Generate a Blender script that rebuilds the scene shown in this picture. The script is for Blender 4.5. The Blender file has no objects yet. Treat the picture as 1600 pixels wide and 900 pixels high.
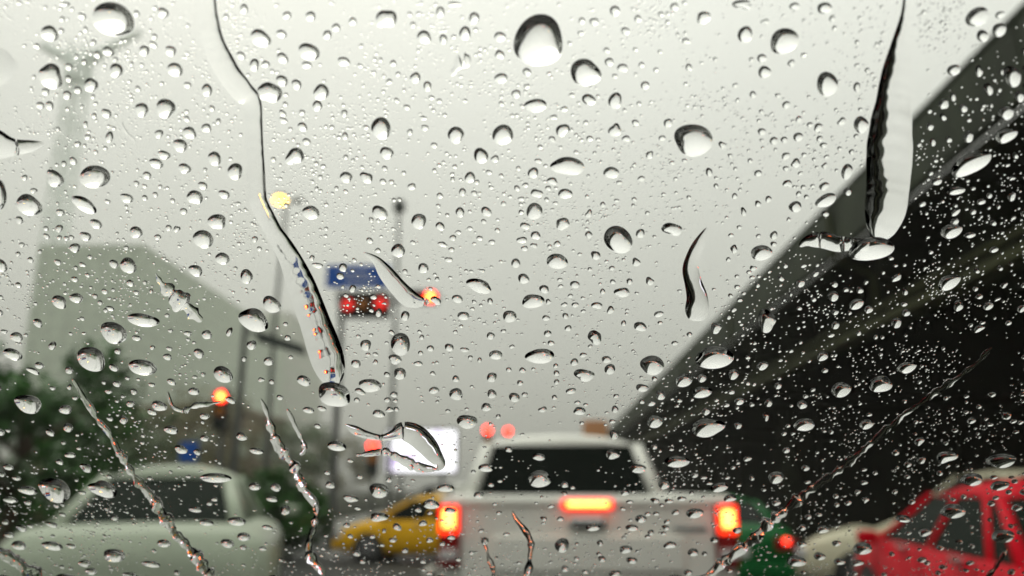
import bpy, bmesh, math, random
import numpy as np
from mathutils import Vector, Matrix
R = math.radians
rng = random.Random(7)
sc = bpy.context.scene
COL = sc.collection

# ------------------------------------------------------------------ camera
CAM = Vector((0, 0, 1.25))
PITCH = math.atan(310 / 1250)
GD = 0.16                                   # distance to the windscreen along the view axis
TILT = R(35)                                # windscreen normal against the view axis
cam = bpy.data.cameras.new('camera')
cam_o = bpy.data.objects.new('camera', cam); COL.objects.link(cam_o)
cam_o.location = CAM
cam_o.rotation_euler = (math.pi / 2 + PITCH, 0, 0)
cam.sensor_fit = 'HORIZONTAL'; cam.sensor_width = 36; cam.lens = 36 * 1250 / 1600
cam.clip_start = 0.01; cam.clip_end = 3000
cam.dof.use_dof = True
cam.dof.focus_distance = GD * 1.03
cam.dof.aperture_fstop = 28.125 / 2.15
sc.camera = cam_o

# ------------------------------------------------------------------ overcast sky, soft sun, exposure
SUN_EL, SUN_AZ = R(55), R(-25)
world = bpy.data.worlds.new('World'); sc.world = world
world.use_nodes = True
nt = world.node_tree; nt.nodes.clear()
n_out = nt.nodes.new('ShaderNodeOutputWorld'); n_bg = nt.nodes.new('ShaderNodeBackground')
n_sky = nt.nodes.new('ShaderNodeTexSky'); n_sky.sky_type = 'NISHITA'; n_sky.sun_disc = False
n_sky.sun_elevation = SUN_EL; n_sky.sun_rotation = SUN_AZ
n_sky.air_density = 1.0; n_sky.dust_density = 6.0
# a closed cloud deck in front of the clear sky: brightest overhead, a third as bright at the horizon
n_geo = nt.nodes.new('ShaderNodeNewGeometry'); n_sep = nt.nodes.new('ShaderNodeSeparateXYZ')
nt.links.new(n_geo.outputs['Incoming'], n_sep.inputs[0])
n_el = nt.nodes.new('ShaderNodeMath'); n_el.operation = 'MULTIPLY'; n_el.inputs[1].default_value = -1
nt.links.new(n_sep.outputs['Z'], n_el.inputs[0])
n_cl = nt.nodes.new('ShaderNodeMapRange'); n_cl.inputs[1].default_value = 0; n_cl.inputs[2].default_value = 1
n_cl.inputs[3].default_value = 2.4; n_cl.inputs[4].default_value = 13.0
nt.links.new(n_el.outputs[0], n_cl.inputs[0])
n_ns = nt.nodes.new('ShaderNodeTexNoise'); n_ns.inputs['Scale'].default_value = 1.6; n_ns.inputs['Detail'].default_value = 4
nt.links.new(n_geo.outputs['Incoming'], n_ns.inputs['Vector'])
n_nm = nt.nodes.new('ShaderNodeMapRange'); n_nm.inputs[3].default_value = .93; n_nm.inputs[4].default_value = 1.07
nt.links.new(n_ns.outputs['Fac'], n_nm.inputs[0])
n_mul = nt.nodes.new('ShaderNodeMath'); n_mul.operation = 'MULTIPLY'
nt.links.new(n_cl.outputs[0], n_mul.inputs[0]); nt.links.new(n_nm.outputs[0], n_mul.inputs[1])
n_tint = nt.nodes.new('ShaderNodeVectorMath'); n_tint.operation = 'SCALE'; n_tint.inputs[0].default_value = (1.0, 1.0, .94)
nt.links.new(n_mul.outputs[0], n_tint.inputs['Scale'])
n_mix = nt.nodes.new('ShaderNodeMix'); n_mix.data_type = 'RGBA'; n_mix.inputs[0].default_value = .93
nt.links.new(n_sky.outputs[0], n_mix.inputs[6]); nt.links.new(n_tint.outputs[0], n_mix.inputs[7])
nt.links.new(n_mix.outputs[2], n_bg.inputs['Color'])
n_bg.inputs['Strength'].default_value = 0.125
nt.links.new(n_bg.outputs[0], n_out.inputs['Surface'])

sun = bpy.data.lights.new('sun', 'SUN'); sun.energy = 0.6; sun.angle = R(40); sun.color = (1, .97, .92)
sun_o = bpy.data.objects.new('sun', sun); COL.objects.link(sun_o)
sun_o.rotation_euler = (R(90) - SUN_EL, 0, math.pi - SUN_AZ)

sc.view_settings.view_transform = 'Standard'; sc.view_settings.look = 'None'
sc.view_settings.exposure = 0.14; sc.view_settings.gamma = 1.0; sc.view_settings.use_curve_mapping = False
cy = sc.cycles
cy.max_bounces = 14; cy.transmission_bounces = 14; cy.glossy_bounces = 8; cy.diffuse_bounces = 3
cy.transparent_max_bounces = 8; cy.volume_bounces = 2
cy.caustics_refractive = False; cy.caustics_reflective = False
cy.sample_clamp_indirect = 8.0
cy.use_denoising = True; cy.denoiser = 'OPENIMAGEDENOISE'

# ------------------------------------------------------------------ pixel geometry of the photograph (1600 x 900)
CP, SP = math.cos(PITCH), math.sin(PITCH)
def ray(px, py):
    u, v = (px - 800) / 1250, (450 - py) / 1250
    return Vector((u, CP - v * SP, SP + v * CP))
def at(px, py, D):
    d = ray(px, py); return CAM + d * (D / d.y)
G_EL = PITCH + TILT
GN = Vector((0, math.cos(G_EL), math.sin(G_EL)))         # outward normal of the windscreen
G0 = CAM + Vector((0, CP, SP)) * GD                      # a point on its outer face
GR = Vector((1, 0, 0)); GU = GN.cross(GR) * -1            # right / up along the glass
if GU.z < 0: GU = -GU
def on_glass(px, py):
    """pixel -> 2D coordinates on the outer face of the windscreen"""
    d = ray(px, py); t = (G0 - CAM).dot(GN) / d.dot(GN)
    q = CAM + d * t - G0
    return q.dot(GR), q.dot(GU)
def glass3(a, b, h=0.0):
    return G0 + GR * a + GU * b + GN * h
def gz(D):                                                # the road falls gently away in front
    if D < 5: return 0.0
    if D < 60: return -.03 * (D - 5)
    return -1.65

# ------------------------------------------------------------------ materials
MATS = {}
def mat(name, color, rough=.5, metal=0.0, emit=None, strength=0.0, noise=0.0, nscale=20.0, bump=0.0, spec=.5, coat=0.0):
    m = bpy.data.materials.new(name); m.use_nodes = True
    t = m.node_tree; b = t.nodes['Principled BSDF']
    b.inputs['Base Color'].default_value = (*color, 1); b.inputs['Roughness'].default_value = rough
    b.inputs['Metallic'].default_value = metal; b.inputs['Specular IOR Level'].default_value = spec
    b.inputs['Coat Weight'].default_value = coat
    if emit:
        b.inputs['Emission Color'].default_value = (*emit, 1); b.inputs['Emission Strength'].default_value = strength
    if noise or bump:
        tc = t.nodes.new('ShaderNodeTexCoord'); n = t.nodes.new('ShaderNodeTexNoise')
        n.inputs['Scale'].default_value = nscale; n.inputs['Detail'].default_value = 6
        t.links.new(tc.outputs['Object'], n.inputs['Vector'])
        if noise:
            r = t.nodes.new('ShaderNodeValToRGB')
            r.color_ramp.elements[0].position = .3; r.color_ramp.elements[1].position = .72
            r.color_ramp.elements[0].color = (*[c * (1 - noise) for c in color], 1)
            r.color_ramp.elements[1].color = (*[min(1, c * (1 + noise)) for c in color], 1)
            t.links.new(n.outputs['Fac'], r.inputs['Fac']); t.links.new(r.outputs['Color'], b.inputs['Base Color'])
        if bump:
            bp = t.nodes.new('ShaderNodeBump'); bp.inputs['Strength'].default_value = bump; bp.inputs['Distance'].default_value = .02
            t.links.new(n.outputs['Fac'], bp.inputs['Height']); t.links.new(bp.outputs['Normal'], b.inputs['Normal'])
    MATS[name] = m
    return m
def glass_mat(name, color, ior):
    m = bpy.data.materials.new(name); m.use_nodes = True
    t = m.node_tree; t.nodes.clear()
    o = t.nodes.new('ShaderNodeOutputMaterial'); g = t.nodes.new('ShaderNodeBsdfGlass')
    g.inputs['Color'].default_value = (*color, 1); g.inputs['Roughness'].default_value = 0; g.inputs['IOR'].default_value = ior
    t.links.new(g.outputs[0], o.inputs['Surface']); MATS[name] = m
    return m
glass_mat('water', (1, 1, 1), 1.333)
def foot_mat():
    # where water wets the windscreen there is no air gap: light either passes or is trapped and lost inside the pane
    m = bpy.data.materials.new('water_foot'); m.use_nodes = True; t = m.node_tree; t.nodes.clear()
    o = t.nodes.new('ShaderNodeOutputMaterial'); g = t.nodes.new('ShaderNodeBsdfRefraction')
    g.inputs['Color'].default_value = (1, 1, 1, 1); g.inputs['Roughness'].default_value = 0; g.inputs['IOR'].default_value = 1.333
    t.links.new(g.outputs[0], o.inputs['Surface']); MATS['water_foot'] = m
foot_mat()
glass_mat('windscreen_glass', (.985, .995, .975), 1.5)
mat('asphalt', (.03, .032, .03), .6, spec=.1, noise=.35, nscale=3, bump=.15)
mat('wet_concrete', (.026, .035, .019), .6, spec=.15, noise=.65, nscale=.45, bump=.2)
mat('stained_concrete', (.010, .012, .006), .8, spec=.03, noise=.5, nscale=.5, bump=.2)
mat('pale_concrete', (.055, .06, .024), .6, spec=.15, noise=.3, nscale=1.5)  # light caught along the flange and pipe put into a paler tone
mat('pavement', (.16, .16, .14), .5, noise=.25, nscale=4)
mat('kerb', (.3, .3, .27), .5, noise=.2, nscale=6)
mat('road_paint', (.7, .7, .66), .4, noise=.2, nscale=12)
mat('black_plastic', (.012, .012, .012), .6)
mat('dash', (.006, .006, .006), .85, spec=.1)
mat('car_dark', (.008, .008, .009), .75, spec=.12)
mat('rubber', (.015, .015, .015), .7, noise=.3, nscale=30)
mat('alloy', (.45, .45, .46), .3, metal=.9)
mat('white_paint', (.86, .86, .8), .35, spec=.1, noise=.05, nscale=2)
mat('pale_green_paint', (.38, .43, .34), .35, spec=.1, noise=.06, nscale=2)
mat("yellow_paint", (.78, .42, .01), .35, spec=.1, noise=.06, nscale=2)
mat('green_paint', (.008, .12, .03), .35, spec=.1, noise=.06, nscale=2)
mat('red_paint', (.55, .004, .016), .4, spec=.04, noise=.06, nscale=2)
mat('cream_paint', (.6, .57, .42), .35, spec=.1, noise=.06, nscale=2)
mat('dark_paint', (.03, .033, .03), .3, spec=.3)
mat('tinted_glass', (.006, .009, .007), .1, spec=.04)
mat('green_glass', (.004, .010, .006), .1, spec=.012)
mat('chrome', (.6, .6, .6), .2, metal=1)
mat('red_lens', (.22, .008, .008), .2)
mat('amber_lens', (.5, .16, .01), .2)
mat('clear_lens', (.6, .6, .6), .15)
mat('plate_white', (.75, .75, .72), .4)
mat('brake_lit', (.5, .02, .01), .2, emit=(1, .24, .045), strength=11)
mat('brake_bloom', (.4, .01, .008), .2, emit=(1, .035, .008), strength=2.6)  # red bloom around the brake lamps put into a dim emission
mat('brake_red', (.5, .02, .01), .2, emit=(1, .04, .02), strength=5)
mat('signal_lit', (.5, .02, .01), .2, emit=(1, .16, .03), strength=40)
mat('signal_bloom', (.4, .01, .008), .2, emit=(1, .03, .01), strength=7)  # red bloom around the signal bulb put into a dim lens emission
mat('signal_mid', (.5, .02, .01), .2, emit=(1, .035, .02), strength=9)
mat('signal_dim', (.3, .01, .01), .2, emit=(1, .02, .015), strength=.9)
mat('lamp_amber', (.6, .4, .05), .2, emit=(1, .55, .06), strength=10)
mat('lamp_off', (.25, .25, .22), .3)
mat('pole_metal', (.10, .105, .10), .5, metal=.3, noise=.2, nscale=8)
mat('blue_sign', (.008, .085, .40), .5, spec=.2)
mat('dark_sign', (.012, .02, .016), .5)
mat('orange_sign', (.62, .27, .1), .6)
mat('sign_white', (.75, .75, .75), .4)
mat('brown_bark', (.07, .045, .028), .8, noise=.4, nscale=12)
mat('leaf_dark', (.03, .11, .014), .5, noise=.5, nscale=.9)
mat('leaf_mid', (.085, .125, .05), .5, noise=.5, nscale=.9)
mat('leaf_olive', (.15, .14, .06), .5, noise=.4, nscale=.9)  # mist over the farther crowns put into the lighter mid and olive leaves
mat('facade_green', (.5, .57, .46), .7, noise=.2, nscale=.3)  # distance mist put into the pale facade tone
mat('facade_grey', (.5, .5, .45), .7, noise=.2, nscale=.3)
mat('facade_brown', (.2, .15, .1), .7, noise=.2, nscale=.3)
mat('window_hazed', (.44, .5, .41), .5, spec=.1)  # lightened towards the facade so the far windows look misted over
mat('tower_metal', (.74, .8, .76), .6)  # paled so the mast looks faded by mist
def screen_mat():
    m = mat('screen', (.02, .02, .02), .4); t = m.node_tree; b = t.nodes['Principled BSDF']
    tc = t.nodes.new('ShaderNodeTexCoord'); n = t.nodes.new('ShaderNodeTexNoise')
    n.inputs['Scale'].default_value = .55; n.inputs['Detail'].default_value = 1
    t.links.new(tc.outputs['Object'], n.inputs['Vector'])
    r = t.nodes.new('ShaderNodeValToRGB'); e = r.color_ramp.elements
    e[0].position = .36; e[0].color = (.55, .42, .75, 1); e[1].position = .5; e[1].color = (.95, .93, 1, 1)
    t.links.new(n.outputs['Fac'], r.inputs['Fac']); t.links.new(r.outputs['Color'], b.inputs['Emission Color'])
    b.inputs['Emission Strength'].default_value = 1.9
screen_mat()

# ------------------------------------------------------------------ mesh helpers
def link(name, me, m, parent=None, smooth=False):
    if m: me.materials.append(MATS[m] if isinstance(m, str) else m)
    if smooth:
        me.polygons.foreach_set('use_smooth', [True] * len(me.polygons))
    o = bpy.data.objects.new(name, me); COL.objects.link(o)
    if parent: o.parent = parent
    return o
def tag(o, label=None, cat=None, group=None, kind=None):
    if label: o['label'] = label
    if cat: o['category'] = cat
    if group: o['group'] = group
    if kind: o['kind'] = kind
    return o
def empty(name, loc=(0, 0, 0), rz=0.0):
    o = bpy.data.objects.new(name, None); COL.objects.link(o)
    o.location = loc; o.rotation_euler = (0, 0, rz); o.empty_display_size = .1
    return o
class MB:
    def __init__(s): s.bm = bmesh.new()
    def box(s, c, d, bev=0.0, rot=None, taper=None, seg=2):
        b = bmesh.new(); bmesh.ops.create_cube(b, size=1)
        for v in b.verts:
            v.co = Vector((v.co.x * d[0], v.co.y * d[1], v.co.z * d[2]))
            if taper and v.co.z > 0: v.co.x *= taper[0]; v.co.y *= taper[1]
        if bev: bmesh.ops.bevel(b, geom=b.edges[:], offset=bev, segments=seg, affect='EDGES', profile=.6)
        M = Matrix.Translation(c) @ (rot.to_4x4() if rot else Matrix())
        b.transform(M); s._merge(b); return s
    def _merge(s, b):
        me = bpy.data.meshes.new('t'); b.to_mesh(me); b.free(); s.bm.from_mesh(me); bpy.data.meshes.remove(me)
    def tube(s, pts, rad, seg=10, caps=True):
        pts = [Vector(p) for p in pts]; rad = rad if isinstance(rad, (list, tuple)) else [rad] * len(pts)
        rings = []
        for i, p in enumerate(pts):
            a = pts[max(i - 1, 0)]; c = pts[min(i + 1, len(pts) - 1)]; t = (c - a).normalized()
            n = t.cross(Vector((0, 0, 1)))
            if n.length < .05: n = t.cross(Vector((1, 0, 0)))
            n.normalize(); b = t.cross(n)
            rings.append([s.bm.verts.new(p + (n * math.cos(k * 2 * math.pi / seg) + b * math.sin(k * 2 * math.pi / seg)) * rad[i]) for k in range(seg)])
        for r0, r1 in zip(rings, rings[1:]):
            for k in range(seg): s.bm.faces.new((r0[k], r0[(k + 1) % seg], r1[(k + 1) % seg], r1[k]))
        if caps: s.bm.faces.new(rings[0][::-1]); s.bm.faces.new(rings[-1])
        return s
    def lathe(s, prof, axis='z', seg=24, c=(0, 0, 0)):
        c = Vector(c); rings = []
        for r, h in prof:
            ring = []
            for k in range(seg):
                a = k * 2 * math.pi / seg; x, y = r * math.cos(a), r * math.sin(a)
                v = {'z': (x, y, h), 'x': (h, x, y), 'y': (x, h, y)}[axis]
                ring.append(s.bm.verts.new(c + Vector(v)))
            rings.append(ring)
        for r0, r1 in zip(rings, rings[1:]):
            for k in range(seg): s.bm.faces.new((r0[k], r0[(k + 1) % seg], r1[(k + 1) % seg], r1[k]))
        s.bm.faces.new(rings[0][::-1]); s.bm.faces.new(rings[-1]); return s
    def slab(s, quad, th, n=None):
        """a plate with outline quad (list of points) and thickness th"""
        q = [Vector(p) for p in quad]; n = n or (q[1] - q[0]).cross(q[2] - q[1]).normalized()
        a = [s.bm.verts.new(p + n * th / 2) for p in q]; b = [s.bm.verts.new(p - n * th / 2) for p in q]
        s.bm.faces.new(a); s.bm.faces.new(b[::-1])
        for i in range(len(q)):
            j = (i + 1) % len(q); s.bm.faces.new((a[j], a[i], b[i], b[j]))
        return s
    def loft(s, rings, caps=True):
        vs = [[s.bm.verts.new(p) for p in r] for r in rings]; n = len(vs[0])
        for r0, r1 in zip(vs, vs[1:]):
            for k in range(n): s.bm.faces.new((r0[k], r0[(k + 1) % n], r1[(k + 1) % n], r1[k]))
        if caps: s.bm.faces.new(vs[0][::-1]); s.bm.faces.new(vs[-1])
        return s
    def build(s, name, m, parent=None, smooth=False):
        bmesh.ops.recalc_face_normals(s.bm, faces=s.bm.faces[:])
        me = bpy.data.meshes.new(name); s.bm.to_mesh(me); s.bm.free()
        return link(name, me, m, parent, smooth)
def copy_tree(o, parent=None):
    c = o.copy(); COL.objects.link(c); c.parent = parent
    for ch in [x for x in bpy.data.objects if x.parent == o]: copy_tree(ch, c)
    return c
# ------------------------------------------------------------------ ground, road, pavement
def sheet(name, x0, x1, ys, dz, m, steps=1):
    b = MB(); rows = []
    for y in ys:
        rows.append([b.bm.verts.new((x0 + (x1 - x0) * k / steps, y, gz(y) + dz)) for k in range(steps + 1)])
    for r0, r1 in zip(rows, rows[1:]):
        for k in range(steps): b.bm.faces.new((r0[k], r0[k + 1], r1[k + 1], r1[k]))
    return b.build(name, m)
YS = [-80, -20, 5, 12, 20, 30, 45, 60, 100, 200, 590]
tag(sheet('ground', -395, 395, YS, -.02, 'stained_concrete'), kind='structure')
tag(sheet('road', -9.5, 7.0, YS, 0, 'asphalt'), kind='structure')
def raised(name, x0, x1, h, m, ys=YS):
    b = MB(); rings = [[(x0, y, gz(y) - .05), (x1, y, gz(y) - .05), (x1, y, gz(y) + h), (x0, y, gz(y) + h)] for y in ys]
    return b.loft(rings).build(name, m)
tag(raised('pavement', -15, -9.65, .14, 'pavement'), kind='structure')
tag(raised('kerb', -9.65, -9.5, .15, 'kerb'), kind='structure')
for x in (-4.9, -1.65, 1.9):
    y = 4.0
    while y < 60:
        b = MB(); b.bm.faces.new([b.bm.verts.new(p) for p in ((x - .06, y, gz(y) + .006), (x + .06, y, gz(y) + .006), (x + .06, y + 2, gz(y + 2) + .006), (x - .06, y + 2, gz(y + 2) + .006))])
        tag(b.build('lane_marking', 'road_paint'), kind='structure'); y += 6

# ------------------------------------------------------------------ the viaduct on the right
VR = math.atan(.05)
def viaduct():
    t = empty('viaduct', (7.2, 0, 0), -VR)
    tag(t, 'dark concrete viaduct sweeping away on the right side of the road', 'viaduct')
    Y0, Y1, Z0, Z1 = -25, 260, 5.3, 8.25
    y = Y0; n = 0
    pm = None
    while y < Y1:
        L = 4.0 if y < 100 else 16.0
        if L == 4.0 and pm is None:
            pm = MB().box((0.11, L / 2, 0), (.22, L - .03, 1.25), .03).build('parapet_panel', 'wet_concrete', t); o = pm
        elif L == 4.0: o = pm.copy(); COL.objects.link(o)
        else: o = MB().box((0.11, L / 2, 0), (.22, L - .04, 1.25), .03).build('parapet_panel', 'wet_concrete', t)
        o.location = (0, y, 7.63); y += L; n += 1
    MB().box((.14, (Y0 + Y1) / 2, 8.30), (.34, Y1 - Y0, .09), .02).build('coping', 'wet_concrete', t)
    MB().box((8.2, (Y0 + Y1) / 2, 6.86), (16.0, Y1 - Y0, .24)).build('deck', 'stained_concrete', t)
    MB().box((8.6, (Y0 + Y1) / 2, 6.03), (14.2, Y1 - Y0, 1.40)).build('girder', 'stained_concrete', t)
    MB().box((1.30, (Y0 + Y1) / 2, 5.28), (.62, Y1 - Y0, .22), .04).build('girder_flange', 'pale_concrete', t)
    MB().tube([(.95, Y0, 5.55), (.95, Y1, 5.55)], .07, 8).build('drain_pipe', 'pale_concrete', t)
    y = Y0 + 3
    while y < 120:
        MB().box((1.2, y, 6.35), (1.5, .3, .8), .03).build('cantilever_rib', 'stained_concrete', t)
        if int(y) % 3 == 0: MB().tube([(-.06, y + 1.5, 8.1), (-.06, y + 1.5, 6.9), (.9, y + 1.5, 6.4), (.9, y + 1.5, 5.5)], .06, 8).build('drain_pipe', 'pale_concrete', t)
        y += 4
    y = 2
    while y < 240:
        for x in (4.2, 11.5):
            p = MB().box((x, y + 12, 2.0), (1.3, 2.2, 7.4), .2).build('column', 'stained_concrete', t)
        MB().box((8, y + 12, 5.05), (13, 2.0, .5), .1).build('pier_cap', 'stained_concrete', t)
        y += 24
    MB().box((15.6, (Y0 + Y1) / 2, 1.8), (.5, Y1 - Y0, 7.2)).build('shade_wall', 'stained_concrete', t)  # added wall, closes off light so the space under the deck stays dark
viaduct()

# ------------------------------------------------------------------ buildings in the mist on the left
def building(name, x0, x1, y0, y1, ztop, m, label, floors, bays, side=4):
    zb = gz(y0) - 2
    t = empty(name, ((x0 + x1) / 2, (y0 + y1) / 2, zb)); tag(t, label, 'building', 'buildings behind the trees on the left')
    cx, cy_ = 0, 0; W, D, H = x1 - x0, y1 - y0, ztop - zb
    MB().box((0, 0, H / 2), (W, D, H)).build('wall', m, t)
    MB().box((0, 0, H + .3), (W + .5, D + .5, .6), .08).build('roof', m, t)
    fw = None; fh = H / (floors + .6)
    for f in range(floors):
        for k in range(bays):
            yy = -D / 2 + D * (k + .5) / bays
            if fw is None: fw = MB().box((0, 0, 0), (.12, D / bays * .6, fh * .52)).build('window', 'window_hazed', t); o = fw
            else: o = fw.copy(); COL.objects.link(o)
            o.location = (W / 2 + .01, yy, fh * (f + 1.0))
    fs = None
    for f in range(floors):
        for k in range(side):
            xx = -W / 2 + W * (k + .5) / side
            if fs is None: fs = MB().box((0, 0, 0), (W / side * .55, .12, fh * .52)).build('window', 'window_hazed', t); o = fs
            else: o = fs.copy(); COL.objects.link(o)
            o.location = (xx, -D / 2 - .01, fh * (f + 1.0))
    return t
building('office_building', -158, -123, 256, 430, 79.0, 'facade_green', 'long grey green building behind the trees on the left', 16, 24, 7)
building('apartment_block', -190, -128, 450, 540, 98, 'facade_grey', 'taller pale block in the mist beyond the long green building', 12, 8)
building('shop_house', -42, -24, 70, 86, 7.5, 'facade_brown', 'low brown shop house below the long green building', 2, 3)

# ------------------------------------------------------------------ tall pale tower at the far left
def tower():
    D = 320.0; b = at(88, 600, D); top = at(104, 70, D)
    x = (b.x + top.x) / 2 - 1; H = top.z - gz(D)
    t = empty('tower_crane', (x, D, gz(D))); tag(t, 'tall pale tower with cross arms fading into the mist, far left', 'tower')
    w = 3.2
    for sx in (-1, 1):
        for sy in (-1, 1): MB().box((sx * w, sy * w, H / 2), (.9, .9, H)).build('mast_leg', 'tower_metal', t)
    m = MB(); z = 0; s = 1
    while z < H - 8:
        for sy in (-1, 1): m.tube([(-s * w, sy * w, z), (s * w, sy * w, z + 8)], .36, 6)
        for sx in (-1, 1): m.tube([(sx * w, -s * w, z), (sx * w, s * w, z + 8)], .36, 6)
        z += 8; s = -s
    tag(m.build('mast_lattice', 'tower_metal', t), kind='stuff')
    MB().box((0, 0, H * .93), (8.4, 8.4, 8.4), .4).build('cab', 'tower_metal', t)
    MB().tube([(0, 0, H * .95), (26, -1, H * 1.03)], [2.9, 1.4], 6).build('jib', 'tower_metal', t)
    MB().tube([(0, 0, H * .95), (-18, 1, H * 1.0)], [2.9, 2.3], 6).build('counter_jib', 'tower_metal', t)
tower()

# ------------------------------------------------------------------ trees
def tree(px, D, h, rx, rz, leaf, seed, label, name='street_tree', n=4200, X=None):
    r = random.Random(seed); p = at(px, 760, D); x = X if X is not None else p.x
    t = empty(name, (x, D, gz(D))); tag(t, label, 'tree', 'trees on the left pavement')
    m = MB(); ch = h - rz
    m.tube([(0, 0, -.1), (.05, 0, ch * .5), (.1, .05, ch), (.1, 0, ch + rz * .5)], [.16, .13, .10, .04], 8)
    for k in range(7):
        a = r.uniform(0, 6.28); q = r.uniform(.5, .95)
        m.tube([(.1, .03, ch * q), (rx * .35 * math.cos(a), rx * .35 * math.sin(a), ch * q + rz * .35), (rx * .7 * math.cos(a), rx * .7 * math.sin(a), ch * q + rz * .6)], [.06, .04, .015], 6)
    m.build('trunk', 'brown_bark', t)
    cl = []
    for k in range(26):
        while True:
            v = Vector((r.uniform(-1, 1), r.uniform(-1, 1), r.uniform(-1, 1)))
            if .25 < v.length < 1: break
        cl.append((Vector((v.x * rx, v.y * rx, ch + v.z * rz)), r.uniform(.22, .42) * rx))
    vs, fs = [], []
    for k in range(n):
        c, q = r.choice(cl); d = Vector((r.gauss(0, 1), r.gauss(0, 1), r.gauss(0, .8))); d = d / d.length * q * r.random() ** .4
        p0 = c + d; s = r.uniform(.10, .2)
        u = Vector((r.gauss(0, 1), r.gauss(0, 1), r.gauss(0, .6))).normalized(); w = u.cross(Vector((r.gauss(0, 1), r.gauss(0, 1), r.gauss(0, 1)))).normalized()
        b = len(vs); vs += [tuple(p0 - u * s), tuple(p0 + w * s * .45), tuple(p0 + u * s), tuple(p0 - w * s * .45)]; fs.append((b, b + 1, b + 2, b + 3))
    me = bpy.data.meshes.new('crown'); me.from_pydata(vs, [], fs); link('crown', me, leaf, t)
    return t
tree(20, 16, 4.4, 2.4, 1.9, 'leaf_dark', 1, 'dense dark green tree at the left edge behind the pale sedan')
tree(165, 34, 6.4, 3.4, 2.8, 'leaf_mid', 2, 'bushy green tree right of the edge tree, above the sedan roof')
tree(262, 52, 9.0, 3.6, 3.2, 'leaf_olive', 3, 'olive tree behind the red signal among the others')
tree(345, 62, 9.6, 3.6, 3.6, 'leaf_olive', 4, 'olive brown tree just right of the red signal pole')
tree(450, 70, 8.6, 3.4, 3.2, 'leaf_mid', 5, 'misty green tree left of the crooked rivulet, by the far kerb')
tree(520, 84, 8.4, 3.6, 3.2, 'leaf_olive', 6, 'farthest misty tree, left of the lit screen')
tree(425, 20, 1.9, 1.2, .8, 'leaf_dark', 7, 'low dark shrub tree right of the pale sedan', n=2500)
# ------------------------------------------------------------------ vehicles
def wheel(parent, x, y, r=.31, w=.2):
    t = MB().lathe([(r * .55, -w / 2), (r * .93, -w / 2), (r, -w * .3), (r, w * .3), (r * .93, w / 2), (r * .55, w / 2)], 'x', 28, (0, 0, 0)).build('wheel', 'rubber', parent, True)
    t.location = (x, y, r)
    s = 1 if x > 0 else -1
    m = MB().lathe([(r * .1, s * w * .36), (r * .56, s * w * .40), (r * .60, s * w * .52), (r * .54, s * w * .53), (r * .5, s * w * .42), (r * .12, s * w * .45)], 'x', 24)
    for k in range(5):
        a = k * 1.2566; m.box((s * w * .46, math.cos(a) * r * .3, math.sin(a) * r * .3), (.03, r * .12, r * .5), 0, Matrix.Rotation(a - math.pi / 2 + math.pi, 3, 'X'))
    m.build('rim', 'alloy', t)
    return t
def glasshouse(t, paint, glass, hb, hr, yb0, yr0, yr1, yb1, zb, zr, pillars, pw=.045):
    """roof, pillars and panes; hb/hr half widths at belt and roof, y from rear (0) to front (1)"""
    rings = []
    for k in range(9):
        s = k / 8; y = yr0 + (yr1 - yr0) * s; e = .055 * (1 - (2 * s - 1) ** 2); w = hr * (.96 + .04 * (1 - (2 * s - 1) ** 4))
        rings.append([(x * w, y, zr + e + .05 * (1 - x * x) - .03 * x ** 4) for x in np.linspace(-1, 1, 11)] + [(w, y, zr - .05), (-w, y, zr - .05)])
    MB().loft(rings).build('roof', paint, t, True)
    B = lambda s, y: Vector((s * hb, y, zb)); T = lambda s, y: Vector((s * hr, y, zr - .02))
    def lerp(a, b, k): return a + (b - a) * k
    MB().slab([B(-1, yb0), B(1, yb0), T(1, yr0), T(-1, yr0)], .02).build('rear_window', glass, t)
    MB().slab([B(-1, yb1), B(1, yb1), T(1, yr1), T(-1, yr1)], .02).build('windscreen', glass, t)
    for s in (-1, 1):
        MB().tube([B(s, yb0), T(s, yr0)], [pw * 1.25, pw], 8).build('pillar', paint, t, True)
        MB().tube([B(s, yb1), T(s, yr1)], [pw, pw], 8).build('pillar', paint, t, True)
        ks = [0] + pillars + [1]
        for k in pillars: MB().tube([lerp(B(s, yb0), B(s, yb1), k), lerp(T(s, yr0), T(s, yr1), k)], pw * .9, 8).build('pillar', paint, t, True)
        for a, b in zip(ks, ks[1:]):
            MB().slab([lerp(B(s, yb0), B(s, yb1), a), lerp(B(s, yb0), B(s, yb1), b), lerp(T(s, yr0), T(s, yr1), b), lerp(T(s, yr0), T(s, yr1), a)], .016).build('side_window', glass, t)
def body_loft(t, paint, secs, name='body'):
    """secs: y, half width, z bottom, z shoulder, z top"""
    rings = []
    for y, w, z0, zs, zt in secs:
        pr = [(.86, z0), (1.0, z0 + .12), (1.0, (z0 + zs) / 2), (.985, zs - .03), (.93, zs + (zt - zs) * .55), (.80, zt)]
        rg = [(x * w, y, z) for x, z in pr]; rg += [(.4 * w, y, zt + .012), (0, y, zt + .016), (-.4 * w, y, zt + .012)]
        rg += [(-x * w, y, z) for x, z in reversed(pr)]; rings.append(rg)
    return MB().loft(rings).build(name, paint, t, True)
def arch(t, x, y, r):
    s = 1 if x > 0 else -1
    MB().lathe([(r * 1.02, s * .006), (r * 1.16, s * .004), (r * 1.16, -s * .25), (r * 1.02, -s * .25)], 'x', 24, (x, y, r)).build('wheel_arch', 'black_plastic', t)
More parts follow.
